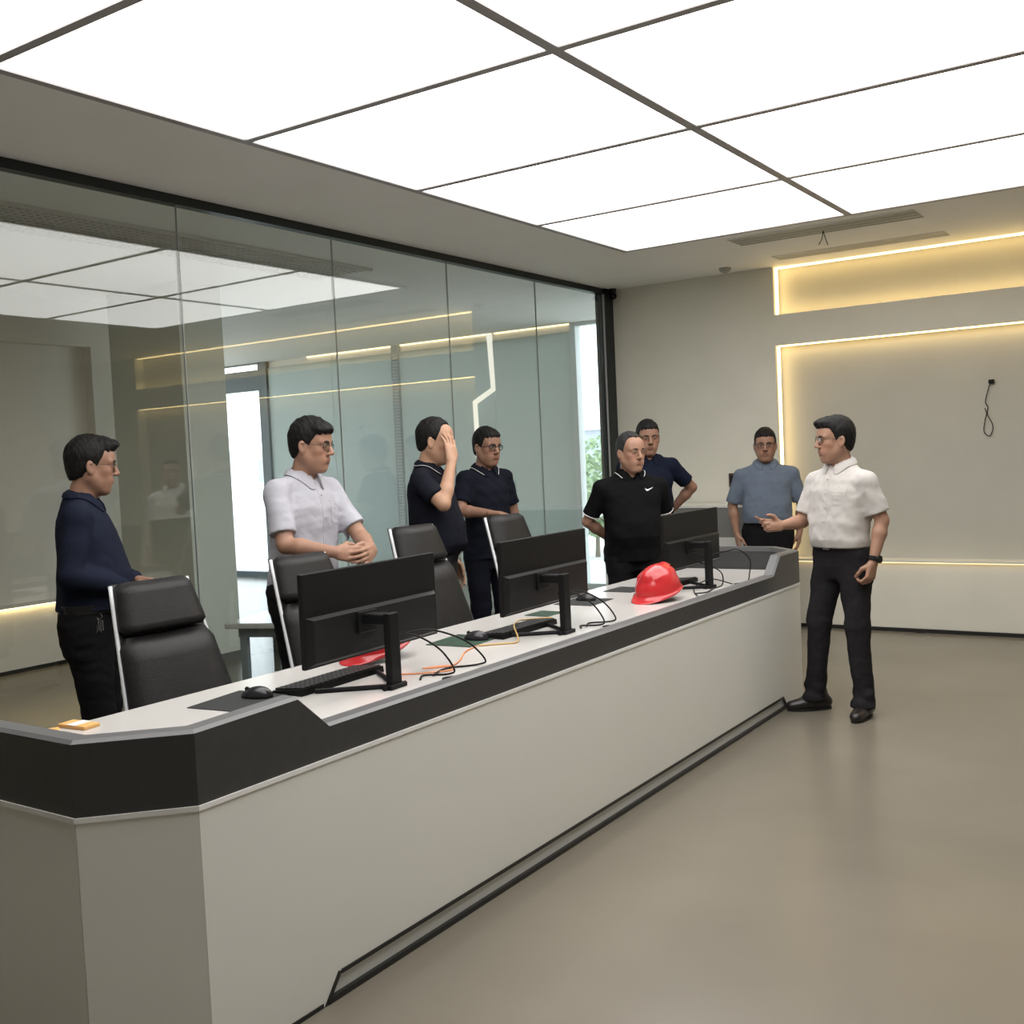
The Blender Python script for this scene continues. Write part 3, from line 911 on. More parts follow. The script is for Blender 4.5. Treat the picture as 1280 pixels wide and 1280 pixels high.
# ================================================================== implicit surfaces for organic shapes
class Field:
    def __init__(self, lo, hi, h):
        self.h = h
        self.lo = np.array(lo, float)
        n = np.ceil((np.array(hi, float) - self.lo) / h).astype(int) + 1
        self.n = n
        self.d = np.full(n, 0.2, np.float32)
        self.ax = [(self.lo[i] + h * np.arange(n[i])).astype(np.float32) for i in range(3)]

    def sub(self, lo, hi):
        a = np.maximum(np.floor((np.array(lo) - self.lo) / self.h).astype(int), 0)
        b = np.minimum(np.ceil((np.array(hi) - self.lo) / self.h).astype(int) + 1, self.n)
        if np.any(b <= a):
            return None
        s = tuple(slice(a[i], b[i]) for i in range(3))
        return s, self.ax[0][s[0]][:, None, None], self.ax[1][s[1]][None, :, None], self.ax[2][s[2]][None, None, :]

    def comb(self, s, d, k, op):
        o = self.d[s]
        if op == 'sub':
            d = -d
            if k > 0:
                t = np.clip(.5 - .5 * (o - d) / k, 0, 1)
                self.d[s] = o + (d - o) * t + k * t * (1 - t)
            else:
                self.d[s] = np.maximum(o, d)
        else:
            if k > 0:
                t = np.clip(.5 + .5 * (o - d) / k, 0, 1)
                self.d[s] = o + (d - o) * t - k * t * (1 - t)
            else:
                self.d[s] = np.minimum(o, d)

    def cone(self, a, b, ra, rb, k=.02, op='add', fl=None):
        """round cone; fl=(axis vector, factor) flattens across that axis"""
        a = np.array(a, np.float32); b = np.array(b, np.float32)
        m = max(ra, rb) * (1 if fl is None else max(1, fl[1])) + k + 3 * self.h
        r = self.sub(np.minimum(a, b) - m, np.maximum(a, b) + m)
        if r is None: return self
        s, X, Y, Z = r
        ab = b - a
        L2 = float(ab @ ab) + 1e-9
        px, py, pz = X - a[0], Y - a[1], Z - a[2]
        t = np.clip((px * ab[0] + py * ab[1] + pz * ab[2]) / L2, 0, 1)
        qx, qy, qz = px - t * ab[0], py - t * ab[1], pz - t * ab[2]
        d2 = qx * qx + qy * qy + qz * qz
        if fl is not None:
            u = np.array(fl[0], np.float32); u /= np.linalg.norm(u)
            c = qx * u[0] + qy * u[1] + qz * u[2]
            d2 = d2 + c * c * (1 / fl[1] ** 2 - 1)
        d = np.sqrt(d2) - (ra + (rb - ra) * t)
        self.comb(s, d, k, op)
        return self

    def ell(self, c, r, R=None, k=.02, op='add'):
        c = np.array(c, np.float32); r = np.array(r, np.float32)
        m = float(r.max()) + k + 3 * self.h
        q = self.sub(c - m, c + m)
        if q is None: return self
        s, X, Y, Z = q
        p = [X - c[0], Y - c[1], Z - c[2]]
        if R is not None:
            R = np.array(R, np.float32)
            p = [p[0] * R[0, i] + p[1] * R[1, i] + p[2] * R[2, i] for i in range(3)]
        k0 = np.sqrt((p[0] / r[0]) ** 2 + (p[1] / r[1]) ** 2 + (p[2] / r[2]) ** 2)
        k1 = np.sqrt((p[0] / r[0] ** 2) ** 2 + (p[1] / r[1] ** 2) ** 2 + (p[2] / r[2] ** 2) ** 2) + 1e-6
        self.comb(s, k0 * (k0 - 1) / k1, k, op)
        return self

    def loft(self, prof, k=.02, op='add', grow=0.0, e=2.4):
        """prof rows: z, half width y, half depth x, centre x, centre y"""
        P = np.array(prof, float)
        z = P[:, 0]
        m = P[:, 1].max() + .12 + grow
        r = self.sub((P[:, 3].min() - m, P[:, 4].min() - m, z[0] - k), (P[:, 3].max() + m, P[:, 4].max() + m, z[-1] + k))
        if r is None: return self
        s, X, Y, Z = r
        zz = Z.ravel()
        it = lambda c: np.interp(zz, z, P[:, c]).astype(np.float32)[None, None, :]
        # smooth interpolation
        a = it(1) + grow; b = it(2) + grow; cx = it(3); cy = it(4)
        q = (np.abs((X - cx) / b) ** e + np.abs((Y - cy) / a) ** e) ** (1 / e)
        d = (q - 1) * np.minimum(a, b)
        d = np.maximum(d, np.maximum(z[0] - Z, Z - z[-1]))
        self.comb(s, d.astype(np.float32), k, op)
        return self

    def cut(self, fn):
        """intersect with fn(X,Y,Z) <= 0"""
        X, Y, Z = self.ax[0][:, None, None], self.ax[1][None, :, None], self.ax[2][None, None, :]
        self.d = np.maximum(self.d, fn(X, Y, Z).astype(np.float32))
        return self

    def wob(self, amp, sc, seed=0):
        """gentle cloth or hair relief near the surface"""
        rs = np.random.RandomState(seed)
        X, Y, Z = self.ax[0][:, None, None], self.ax[1][None, :, None], self.ax[2][None, None, :]
        near = np.abs(self.d) < .05
        idx = np.nonzero(near)
        x, y, z = self.ax[0][idx[0]], self.ax[1][idx[1]], self.ax[2][idx[2]]
        w = np.zeros(len(x), np.float32)
        for i in range(5):
            v = rs.normal(size=3) * np.array(sc)
            wx = np.sin(x * v[1] * .7 + y * v[2] + z * v[0] * .5 + rs.uniform(0, 6)) * 1.3
            w += np.sin(x * v[0] + y * v[1] + z * v[2] + wx + rs.uniform(0, 6))
        self.d[idx] += (amp * w / 2.2).astype(np.float32)
        return self

    def sample(self, p):
        g = (np.array(p) - self.lo) / self.h
        i = np.clip(np.floor(g).astype(int), 0, self.n - 2)
        t = g - i
        c = self.d[i[0]:i[0] + 2, i[1]:i[1] + 2, i[2]:i[2] + 2]
        c = c[0] * (1 - t[0]) + c[1] * t[0]
        c = c[0] * (1 - t[1]) + c[1] * t[1]
        return float(c[0] * (1 - t[2]) + c[1] * t[2])

    def nets(self):
        d = self.d
        s = d < 0
        # make sure the border is outside
        s[0] = s[-1] = False; s[:, 0] = s[:, -1] = False; s[:, :, 0] = s[:, :, -1] = False
        cnt = np.zeros(tuple(self.n - 1), np.int8)
        for i in (0, 1):
            for j in (0, 1):
                for k in (0, 1):
                    cnt += s[i:self.n[0] - 1 + i, j:self.n[1] - 1 + j, k:self.n[2] - 1 + k]
        act = np.nonzero((cnt > 0) & (cnt < 8))
        n = len(act[0])
        cor = np.array([(i, j, k) for i in (0, 1) for j in (0, 1) for k in (0, 1)])
        vals = np.stack([d[act[0] + c[0], act[1] + c[1], act[2] + c[2]] for c in cor], 1)
        sg = np.stack([s[act[0] + c[0], act[1] + c[1], act[2] + c[2]] for c in cor], 1)
        acc = np.zeros((n, 3)); num = np.zeros(n)
        for a in range(8):
            for b in range(a + 1, 8):
                if np.abs(cor[a] - cor[b]).sum() != 1: continue
                mk = sg[:, a] != sg[:, b]
                va, vb = vals[mk, a], vals[mk, b]
                den = va - vb
                t = np.clip(np.where(np.abs(den) > 1e-9, va / np.where(den == 0, 1, den), .5), 0, 1)
                acc[mk] += cor[a] + (cor[b] - cor[a]) * t[:, None]
                num[mk] += 1
        pos = self.lo + self.h * (np.stack(act, 1) + acc / num[:, None])
        vi = np.full(tuple(self.n - 1), -1, np.int32)
        vi[act] = np.arange(n)
        quads = []
        for ax in range(3):
            o1, o2 = (ax + 1) % 3, (ax + 2) % 3
            sl0 = [slice(1, None)] * 3; sl1 = [slice(1, None)] * 3
            sl0[ax] = slice(0, -1)
            A = s[tuple(sl0)]; B = s[tuple(sl1)]
            # edges from (.., ax i) to i+1 ; other axes start at 1
            ch = np.nonzero(A != B)
            base = [c.copy() for c in ch]
            base[o1] = base[o1] + 1; base[o2] = base[o2] + 1
            ok = (base[o1] < self.n[o1] - 1) & (base[o2] < self.n[o2] - 1)
            base = [c[ok] for c in base]
            ins = A[tuple(c[ok] for c in ch)]
            def g(da, db):
                q = [base[0], base[1], base[2]]
                q[o1] = q[o1] - da; q[o2] = q[o2] - db
                return vi[q[0], q[1], q[2]]
            q = np.stack([g(1, 1), g(0, 1), g(0, 0), g(1, 0)], 1)
            q[~ins] = q[~ins][:, ::-1]
            quads.append(q)
        q = np.concatenate(quads)
        q = q[(q >= 0).all(1)]
        return pos.astype(np.float32), q


def net_obj(name, pos, q, m, parent=None, cols=None, smooth=True):
    me = bpy.data.meshes.new(name)
    me.vertices.add(len(pos))
    me.vertices.foreach_set('co', np.ascontiguousarray(pos, np.float32).ravel())
    me.loops.add(q.size)
    me.loops.foreach_set('vertex_index', q.astype(np.int32).ravel())
    me.polygons.add(len(q))
    me.polygons.foreach_set('loop_start', np.arange(0, q.size, 4, dtype=np.int32))
    me.polygons.foreach_set('use_smooth', np.full(len(q), smooth))
    if cols is not None:
        a = me.color_attributes.new('tint', 'FLOAT_COLOR', 'POINT')
        a.data.foreach_set('color', np.concatenate([cols, np.ones((len(cols), 1))], 1).astype(np.float32).ravel())
    me.materials.append(m)
    me.update(calc_edges=True)
    o = bpy.data.objects.new(name, me)
    COL.objects.link(o)
    if parent: o.parent = parent
    return o


def relax(pos, q, it=2, lam=.5):
    for _ in range(it):
        acc = np.zeros_like(pos); n = np.zeros(len(pos))
        for k in range(4):
            a, b = q[:, k], q[:, (k + 1) % 4]
            for c in range(3):
                acc[:, c] += np.bincount(a, pos[b, c], len(pos)) + np.bincount(b, pos[a, c], len(pos))
            n += np.bincount(a, minlength=len(pos)) + np.bincount(b, minlength=len(pos))
        pos = pos + lam * (acc / np.maximum(n, 1)[:, None] - pos)
    return pos.astype(np.float32)


# ---------------------------------------------------------------- safety helmets
def make_helmet(label, loc, rz, tilt):
    t = empty('safety_helmet', loc, rz)
    tag(t, label, 'helmet', 'red safety helmets on the console')
    T = Matrix.Rotation(tilt, 4, 'Y')
    T.translation = Vector((0, 0, .046))
    F = Field((-.17, -.14, -.05), (.20, .14, .17), .004)
    F.ell((0, 0, 0), (.138, .112, .142), k=.0)
    F.cone((-.075, 0, .088), (.07, 0, .095), .046, .040, k=.015)           # crown ridge
    for s in (-1, 1):
        F.cone((-.06, s * .046, .084), (.06, s * .046, .086), .030, .026, k=.012)
    F.ell((.065, 0, -.006), (.128, .098, .010), k=.02)                    # peak
    F.ell((0, 0, .0), (.148, .122, .010), k=.01)                         # rim
    F.ell((0, 0, -.004), (.130, .104, .134), k=.0, op='sub')
    F.cut(lambda X, Y, Z: -.012 - Z + 0 * X + 0 * Y)
    p, q = F.nets(); p = relax(p, q, 2)
    o = net_obj('shell', p, q, M_red, t); o.matrix_local = T
    h = MB()
    pts = [(.098 * cos(a), .082 * sin(a), -.012) for a in [2 * pi * k / 24 for k in range(25)]]
    h.tube(pts, .009, 8, cap=False)
    for a in (.6, 2.2, 3.9, 5.5):
        h.tube([(.10 * cos(a), .084 * sin(a), -.01), (.08 * cos(a), .07 * sin(a), .06), (0, 0, .10)], .006, 6)
    o = h.build('harness', M_black, t, smooth=True); o.matrix_local = T
    h = MB().tube([(-.10, -.03, -.008), (-.125, 0, -.022), (-.10, .03, -.008)], .008, 8)
    o = h.build('adjuster', mat('harness_white', (0.6, 0.6, 0.62), 0.5), t, smooth=True); o.matrix_local = T
    return t
make_helmet('red safety helmet standing on the desk beside the farthest monitor', (-2.44, 4.95, .75), radians(-97), radians(12))
make_helmet('red safety helmet half hidden behind the nearest monitor', (-2.80, 3.17, .75), radians(-95), radians(12))
# ================================================================== people
def rot_z(a): return np.array([[cos(a), -sin(a), 0], [sin(a), cos(a), 0], [0, 0, 1]])
def rot_y(a): return np.array([[cos(a), 0, sin(a)], [0, 1, 0], [-sin(a), 0, cos(a)]])
def rot_x(a): return np.array([[1, 0, 0], [0, cos(a), -sin(a)], [0, sin(a), cos(a)]])
def unit(v):
    v = np.array(v, float)
    return v / np.linalg.norm(v)
def rot_axis(v, ax, a):
    ax = unit(ax)
    return v * cos(a) + np.cross(ax, v) * sin(a) + ax * (ax @ v) * (1 - cos(a))

M_skin = mat('skin', (0.5, 0.3, 0.2), 0.5, attr='tint', noise=0.05, nscale=25, spec=0.35)
M_hair = mat('black_hair', (0.0075, 0.007, 0.0065), 0.6, spec=0.2, noise=0.3, nscale=60, bump=0.5, bscale=160, stretch=(1, 1, .25))
M_hairg = mat('greying_hair', (0.022, 0.022, 0.0215), 0.6, spec=0.25, noise=0.5, nscale=70, bump=0.5, bscale=160, stretch=(1, 1, .25))
M_eyew = mat('eye_white', (0.36, 0.32, 0.29), 0.35)
M_iris = mat('iris', (0.012, 0.008, 0.006), 0.15)
M_brow = mat('brow', (0.018, 0.014, 0.012), 0.7)
M_spec = mat('spectacle_frame', (0.02, 0.018, 0.018), 0.3, metal=0.4)
M_lens = glass_mat('spectacle_lens', (0.97, 0.97, 0.97), 0.03, 0.3)
M_shoe = mat('black_shoe_leather', (0.014, 0.012, 0.012), 0.3, bump=0.05, bscale=80)
M_sole = mat('shoe_sole', (0.008, 0.008, 0.008), 0.7)
M_belt = mat('belt_leather', (0.008, 0.008, 0.008), 0.35)
M_buckle = mat('buckle', (0.35, 0.35, 0.36), 0.3, metal=0.9)
def cloth(name, col, rough=.85, bump=.25):
    return mat(name, col, rough, noise=.06, nscale=14, bump=bump, bscale=420, sheen=.08 if col[0] > .1 else 0.0, spec=.2 if col[0] > .1 else .08)


def hand(F, w, d, n, side, curl, s, spread=.10, thumb=.6, tc=None):
    """w wrist, d finger direction, n palm normal (palm faces n), side +1 = thumb on d x n side"""
    w = np.array(w, float); d = unit(d); n = unit(np.array(n, float) - (np.array(n, float) @ d) * d)
    l = np.cross(d, n) * side                       # towards the thumb
    kn = []
    for i, off_ in enumerate((.030, .010, -.010, -.029)):
        k_ = w + d * (.088 - .004 * abs(i - 1)) * s + l * off_ * s
        base = w + d * .008 * s + l * off_ * .65 * s
        F.cone(base, k_, .0155 * s, .0115 * s, k=.012)
        kn.append(k_)
    F.cone(w + d * .03 * s - n * (-.006), w + d * .07 * s + n * .004, .019 * s, .016 * s, k=.014)
    lens = ((.042, .026, .021), (.046, .030, .022), (.043, .027, .021), (.034, .021, .018))
    for i in range(4):
        c = curl[i] if isinstance(curl, (list, tuple)) else curl
        dd = rot_axis(d, n, 0)
        dd = unit(d + l * spread * (1.5 - i) * .5)
        ax = np.cross(dd, n)
        p = kn[i]
        r = (.0098, .0088, .0080, .0070)
        for j in range(3):
            dd = rot_axis(dd, ax, c * (.8, 1.15, .75)[j])
            q = p + dd * lens[i][j] * s
            F.cone(p, q, r[j] * s, r[j + 1] * s, k=.0035)
            p = q
    # thumb leaves the side of the palm near its base
    t0 = w + d * .018 * s + l * .018 * s + n * .006 * s
    t1d = unit(d * .62 + l * .62 + n * thumb * .6)
    t1 = t0 + t1d * .046 * s
    F.cone(t0, t1, .0165 * s, .0125 * s, k=.012)
    t2d = unit(d * .95 + l * (.32 - .4 * thumb) + n * thumb * .7)
    t2 = t1 + t2d * .034 * s
    F.cone(t1, t2, .0118 * s, .0105 * s, k=.004)
    t3d = unit(t2d + n * .25 * thumb - l * .25)
    F.cone(t2, t2 + t3d * .026 * s, .0105 * s, .0082 * s, k=.004)


def person(label, Ht, pos, face, head=(0, 0, 0), hoff=(0.03, 0, 0), lean=0.0, drop=0.0, rarm=None, larm=None, rhand=None, lhand=None, feet=None,
           skin=(0.36, 0.205, 0.135), shirt=None, trousers=None, sleeve=.62, long_sleeve=False, tucked=True, hair='short',
           glasses=None, collar=True, piping=False, belly=0.0, width=1.0, headw=1.0, mouth=0, seed=1, hairmat=None, open_neck=.5, sleeve_trim=False, placket=False):
    s = Ht / 1.70
    R = empty('person', (pos[0], pos[1], 0), radians(face))
    tag(R, label, 'person', 'people around the console')
    h = .005
    SH = np.array([[lean * .9, -.172 * width, 1.358 - drop], [lean * .9, .172 * width, 1.358 - drop]]) * s     # right, left shoulder joints
    arms = []
    for i, a in enumerate((rarm, larm)):
        sg = -1 if i == 0 else 1
        if a is None:
            a = ((.0, sg * .235, 1.12), (.03, sg * .24, .885))
        arms.append((SH[i], np.array(a[0], float), np.array(a[1], float)))
    if feet is None:
        feet = ((.0, -.10, 0.0), (.0, .10, 0.0))            # x, y, yaw
    # ---- head frame
    Rh = rot_z(radians(head[0])) @ rot_y(radians(head[1])) @ rot_x(radians(head[2]))
    hs = s * headw
    hc = np.array([hoff[0] + lean * 1.25, hoff[1], Ht - .135 * hs])
    def hp(x, y, z): return hc + Rh @ (np.array([x, y, z]) * hs)
    neck0 = np.array([lean * 1.05 - .012, 0, 1.40 * s]); neck1 = hp(-.018, 0, -.05)

    pts = [hc + .2, hc - .2]
    for a in arms:
        pts += [a[0] + .12, a[0] - .12, a[1] + .1, a[1] - .1, a[2] + .24, a[2] - .24]
    for f_ in feet:
        pts += [np.array([f_[0] + .3, f_[1] + .2, 0]), np.array([f_[0] - .3, f_[1] - .2, 0])]
    pts += [np.array([.26, .26, .0]), np.array([-.26, -.26, Ht + .04])]
    P = np.array(pts)
    lo, hi = P.min(0), P.max(0)
    lo[2] = max(lo[2], -.02)
    B = Field(lo, hi, h)
    # ---- torso under the clothes
    def cx(z): return lean * max(0, (z - .95) / .45)
    tp = [(.84, .135, .085, 0, 0), (.92, .150, .105, 0, 0), (1.02, .135, .098 + belly * .6, .008 + belly * .4, 0), (1.15, .140, .098 + belly * .4, .008 + belly * .3, 0), (1.25, .146, .102, .005, 0),
          (1.32, .132, .09, -.002, 0), (1.39, .078, .062, -.01, 0), (1.43, .05, .05, -.012, 0)]
    prof = [(z * s, a * s * width, b * s, (c + cx(z)) * s, 0) for z, a, b, c, _ in tp]
    B.loft(prof, k=.03)
    for i in (0, 1):
        S, E_, W = arms[i]
        sg = -1 if i == 0 else 1
        B.cone(np.array([cx(1.4) - .01, sg * .05, 1.385 - drop * .3]) * s, S, .044 * s, .044 * s, k=.03)
        B.cone(S, E_, .050 * s, .038 * s, k=.025)
        mid = E_ + (W - E_) * .3
        B.cone(E_, mid, .037 * s, .039 * s, k=.012)
        B.cone(mid, W, .039 * s, .0245 * s, k=.015)
    # legs
    hips = []
    for i in (0, 1):
        sg = -1 if i == 0 else 1
        hp_ = np.array([0, sg * .085, .90]) * s
        ft = np.array([feet[i][0], feet[i][1], .085])
        kn_ = (hp_ + ft) / 2 + np.array([.025, sg * .006, .02])
        hips.append((hp_, kn_, ft))
        B.cone(hp_, kn_, .070 * s, .048 * s, k=.03)
        B.cone(kn_, ft, .048 * s, .034 * s, k=.02)
        ya = feet[i][2]
        fd = np.array([cos(ya), sin(ya), 0])
        B.cone(ft + np.array([0, 0, -.04]), ft + fd * .13 + np.array([0, 0, -.05]), .030, .024, k=.02)
    # ---- neck and head
    B.cone(neck0, neck1, .060 * s, .055 * hs, k=.03)
    def he(c, r, k=.02, op='add', rr=None):
        B.ell(hp(*c), np.array(r) * hs, Rh if rr is None else Rh @ rr, k=k * hs, op=op)
    def hcne(a, b, ra, rb, k=.01, op='add'):
        B.cone(hp(*a), hp(*b), ra * hs, rb * hs, k=k * hs, op=op)
    he((-.012, 0, .036), (.096, .076, .086), k=.03)
    he((.018, 0, -.035), (.066, .060, .085), k=.03)
    he((.046, 0, .045), (.045, .058, .05), k=.03)                        # forehead
    hcne((.058, -.012, -.100), (.058, .012, -.100), .020, .020, .025)    # chin
    for g in (-1, 1):
        hcne((-.005, g * .052, -.045), (.045, g * .026, -.095), .020, .017, .03)     # jaw
        he((.052, g * .040, -.018), (.026, .022, .022), .02)                     # cheekbones
        he((.055, g * .026, -.058), (.030, .026, .030), .02)                     # cheeks
        hcne((.083, g * .010, .026), (.070, g * .048, .024), .0105, .010, .014)         # brow ridge
        he((.092, g * .031, .006), (.013, .017, .010), .012, 'sub')                   # eye socket
        he((.073, g * .031, .005), (.016, .017, .0125), .004)                      # eyelids over the eyeball
        e_r = rot_z(g * radians(-22)) @ rot_y(radians(-10))
        he((-.008, g * .080, -.006), (.019, .0075, .033), .006, rr=e_r)           # ear
        he((-.003, g * .087, -.002), (.009, .006, .019), .004, 'sub', rr=e_r)
    hcne((.086, 0, .016), (.1045, 0, -.026), .0085, .0125, .010)           # nose
    for g in (-1, 1):
        he((.094, g * .0125, -.031), (.011, .0085, .008), .006)
        he((.0985, g * .0065, -.0395), (.005, .0035, .003), .003, 'sub')
    hcne((.0855, -.017, -.056), (.0855, .017, -.056), .0055, .0055, .008)
    hcne((.0885, -.008, -.055), (.0885, .008, -.055), .0050, .0050, .006)
    hcne((.0845, -.014, -.067), (.0845, .014, -.067), .0060, .0060, .007)
    if mouth:
        he((.095, 0, -.0612), (.012, .017, .0035 + .004 * mouth), .002, 'sub')
    else:
        hcne((.0945, -.020, -.0612), (.0945, .020, -.0612), .0028, .0028, .003, 'sub')
    # ---- hands
    for i, hd in enumerate((rhand, lhand)):
        S, E_, W = arms[i]
        d = unit(W - E_)
        hd = hd or {}
        dd = np.array(hd.get('d', d)); nn = np.array(hd.get('n', (-.25, 1 if i == 0 else -1, 0)))
        # the thumb sits on the forward side for a hanging arm
        sd = hd.get('side')
        if sd is None:
            l = np.cross(unit(dd), unit(nn)); sd = 1 if l @ np.array(hd.get('thumb_to', (1, 0, .3))) > 0 else -1
        hand(B, W, dd, nn, sd, hd.get('curl', .35), s, thumb=hd.get('thumb', .5), spread=hd.get('spread', .10))
    p, q = B.nets()
    p = relax(p, q, 1, .4)
    # skin tint
    sk = np.array(skin)
    cols = np.tile(sk, (len(p), 1))
    hl = (p - hc) @ Rh / hs
    near = np.abs(hl).max(1) < .16
    lip = near & (np.abs(hl[:, 1]) < .0265 - 1.0 * np.abs(hl[:, 2] + .061)) & (np.abs(hl[:, 2] + .061) < .0115) & (hl[:, 0] > .074)
    cols[lip] = sk * np.array([.90, .76, .78])
    chk = near & (hl[:, 0] > .03)
    w_ = np.exp(-(((hl[:, 1].__abs__() - .042) / .022) ** 2 + ((hl[:, 2] + .025) / .025) ** 2)) * chk
    cols *= 1 + w_[:, None] * np.array([.10, -.04, -.06])
    body = net_obj('body', p, q, M_skin, R, cols)

    # ---- eyes, brows on the face surface
    def surf(y, z):
        x = .13
        while x > .03 and B.sample(hp(x, y, z)) > 0:
            x -= .001
        return x
    Mh = Matrix([list(Rh[0] * hs) + [hc[0]], list(Rh[1] * hs) + [hc[1]], list(Rh[2] * hs) + [hc[2]], [0, 0, 0, 1]])
    for g in (-1, 1):
        x = surf(g * .031, .005)
        bm = bmesh.new(); bmesh.ops.create_uvsphere(bm, u_segments=14, v_segments=8, radius=1)
        T = Matrix.Translation((x - .0025, g * .031, .005)) @ Matrix.Rotation(g * .25, 4, 'Z') @ Matrix.Rotation(g * -.08, 4, 'X') @ Matrix.Diagonal((.0040, .0120, .0033, 1))
        e = MB().bm(bm, Mh @ T).build('eye', M_eyew, R, smooth=True)
        bm = bmesh.new(); bmesh.ops.create_uvsphere(bm, u_segments=12, v_segments=8, radius=1)
        T = Matrix.Translation((x - .0012, g * .0308, .005)) @ Matrix.Diagonal((.0040, .0060, .0036, 1))
        MB().bm(bm, Mh @ T).build('iris', M_iris, e, smooth=True)
        lid = [(surf(g * yy, zz) + .0012, g * yy, zz) for yy, zz in ((.018, .0055), (.025, .0098), (.033, .0104), (.040, .0080), (.045, .0045))]
        MB().tube([hp(*a) for a in fillet_curve(lid, 3)], .0013 * hs, 6).build('lash_line', M_brow, R, smooth=True)
        bw = [(surf(g * yy, zz) + .0008, g * yy, zz) for yy, zz in ((.013, .0225), (.024, .0265), (.036, .0280), (.047, .0235))]
        c_ = fillet_curve(bw, 4)
        MB().tube([hp(*a) for a in c_], [(.0018 + .0022 * sin(pi * (i / (len(c_) - 1)) ** .7)) * hs for i in range(len(c_))], 6).build('eyebrow', M_brow, R, smooth=True)

    # ---- hair
    F = Field((-.14, -.12, -.13), (.14, .12, .16), .004)
    th = .0105 if hair != 'thin' else .007
    F.ell((-.013, 0, .043), (.096 + th * .55, .076 + th * .6, .085 + th * (1.0 if hair in ('receding', 'thin') else 1.45)), k=0)
    F.ell((-.034, 0, -.008), (.0715, .0665, .080), k=.02)
    if hair != 'receding' and hair != 'thin':
        F.ell((.042, 0, .074), (.055, .064, .048), k=.02)
        if hair == 'fringe':
            F.ell((.060, -.012, .082), (.046, .058, .028), k=.02)
            F.cone((.03, 0, .118), (.105, -.02, .082), .018, .008, k=.02)
        if hair == 'quiff':
            F.ell((.058, 0, .098), (.050, .055, .022), k=.02)
            F.cone((.04, 0, .115), (.100, 0, .100), .018, .010, k=.02)
    F.wob(.0015, (150, 150, 60), seed)
    if hair in ('receding', 'thin'):
        xs = [-.14, -.085, -.045, -.015, .004, .016, .030, .045, .060, .14]
        zs = [-.062, -.058, -.048, -.03, .02, -.002, .045, .095, .108, .135]
        if hair == 'thin':
            zs = [-.085, -.075, -.055, -.03, .02, .0, .07, .112, .118, .14]
    else:
        xs = [-.14, -.085, -.045, -.015, .004, .018, .034, .048, .085, .14]
        zs = [-.062, -.058, -.048, -.03, .018, -.006, .035, .066, .074, .078]
        if hair == 'fringe':
            zs[-3:] = [.052, .066, .070]
    def cutf(X, Y, Z):
        zl = np.interp(X.ravel(), xs, zs).reshape(X.shape)
        ragged = .004 * np.sin(Y * 260 + X * 90) + .003 * np.sin(Y * 131 + 1 + X * 170)
        widow = (.012 if hair in ('receding',) else 0.0) * np.cos(np.clip(np.abs(Y) / .05, 0, 1.5) * pi)
        return zl + ragged - widow * (X > .03) - Z
    F.cut(cutf)
    p, q = F.nets()
    p = relax(p, q, 1, .4)
    p = (hc + (p * hs) @ Rh.T)
    net_obj('hair', p, q, hairmat or M_hair, R)

    # ---- spectacles
    if glasses:
        lw, lh, rr, gx = {'wide': (.0255, .0165, .0016, .101), 'rect': (.026, .0155, .0022, .101), 'thin': (.025, .0165, .0012, .101)}[glasses]
        nose_x = surf(0, .010) + .004
        gx = max(nose_x - .006, .090)
        gb = MB()
        gl_ = MB()
        for g in (-1, 1):
            ring = []
            for k in range(25):
                a = 2 * pi * k / 24
                ca, sa = cos(a), sin(a)
                yy = g * .033 + lw * math.copysign(abs(ca) ** .6, ca)
                zz = .003 + lh * math.copysign(abs(sa) ** .6, sa)
                ring.append((gx - abs(yy) * .16, yy, zz))
            gb.tube([hp(*a) for a in ring], rr * hs * 1.15, 6, cap=False)
            gl_.add([hp(*a) for a in ring[:-1]], [tuple(range(24))])
            gb.tube([hp(*a) for a in ((gx - .0095, g * .0585, .010), (gx - .022, g * .073, .010), (.0, g * .086, .012), (-.025, g * .086, .004))], rr * hs, 6)
        gb.tube([hp(*a) for a in ((gx - .001, -.009, .006), (gx + .003, 0, .009), (gx - .001, .009, .006))], rr * hs, 6)
        sp = gb.build('glasses', M_spec, R, smooth=True)
        gl_.build('lens', M_lens, sp)

    # ---- shirt
    hem = (.955 if tucked else .83) * s
    hc2 = .0065
    bnd = [np.array([.30, .30, Ht]), np.array([-.30, -.30, hem - .05])]
    for a in arms:
        bnd += [a[0] + .13, a[0] - .13]
        bnd += [a[1] + .11, a[1] - .11]
        if long_sleeve: bnd += [a[2] + .1, a[2] - .1]
    P = np.array(bnd)
    lo, hi = P.min(0), P.max(0); hi[2] = 1.56 * s
    S_ = Field(lo, hi, hc2)
    b_ = belly
    sp_ = [(.80, .172, .122, 0, 0), (.92, .170, .124 + b_ * .5, .004, 0), (1.00, .168, .124 + b_, .012 + b_ * .5, 0), (1.10, .166, .122 + b_ * .8, .014 + b_ * .5, 0), (1.20, .170, .122 + b_ * .3, .010 + b_ * .2, 0),
           (1.28, .168, .122, .006, 0), (1.34, .145, .106, -.002, 0), (1.39, .100, .084, -.008, 0), (1.425, .074, .070, -.010, 0), (1.455, .064, .064, -.008, 0)]
    prof = [(z * s, a * s * width, b * s, (c + cx(z)) * s, 0) for z, a, b, c, _ in sp_]
    S_.loft(prof, k=.02)
    T_ = Field(lo, hi, hc2) if sleeve_trim else None
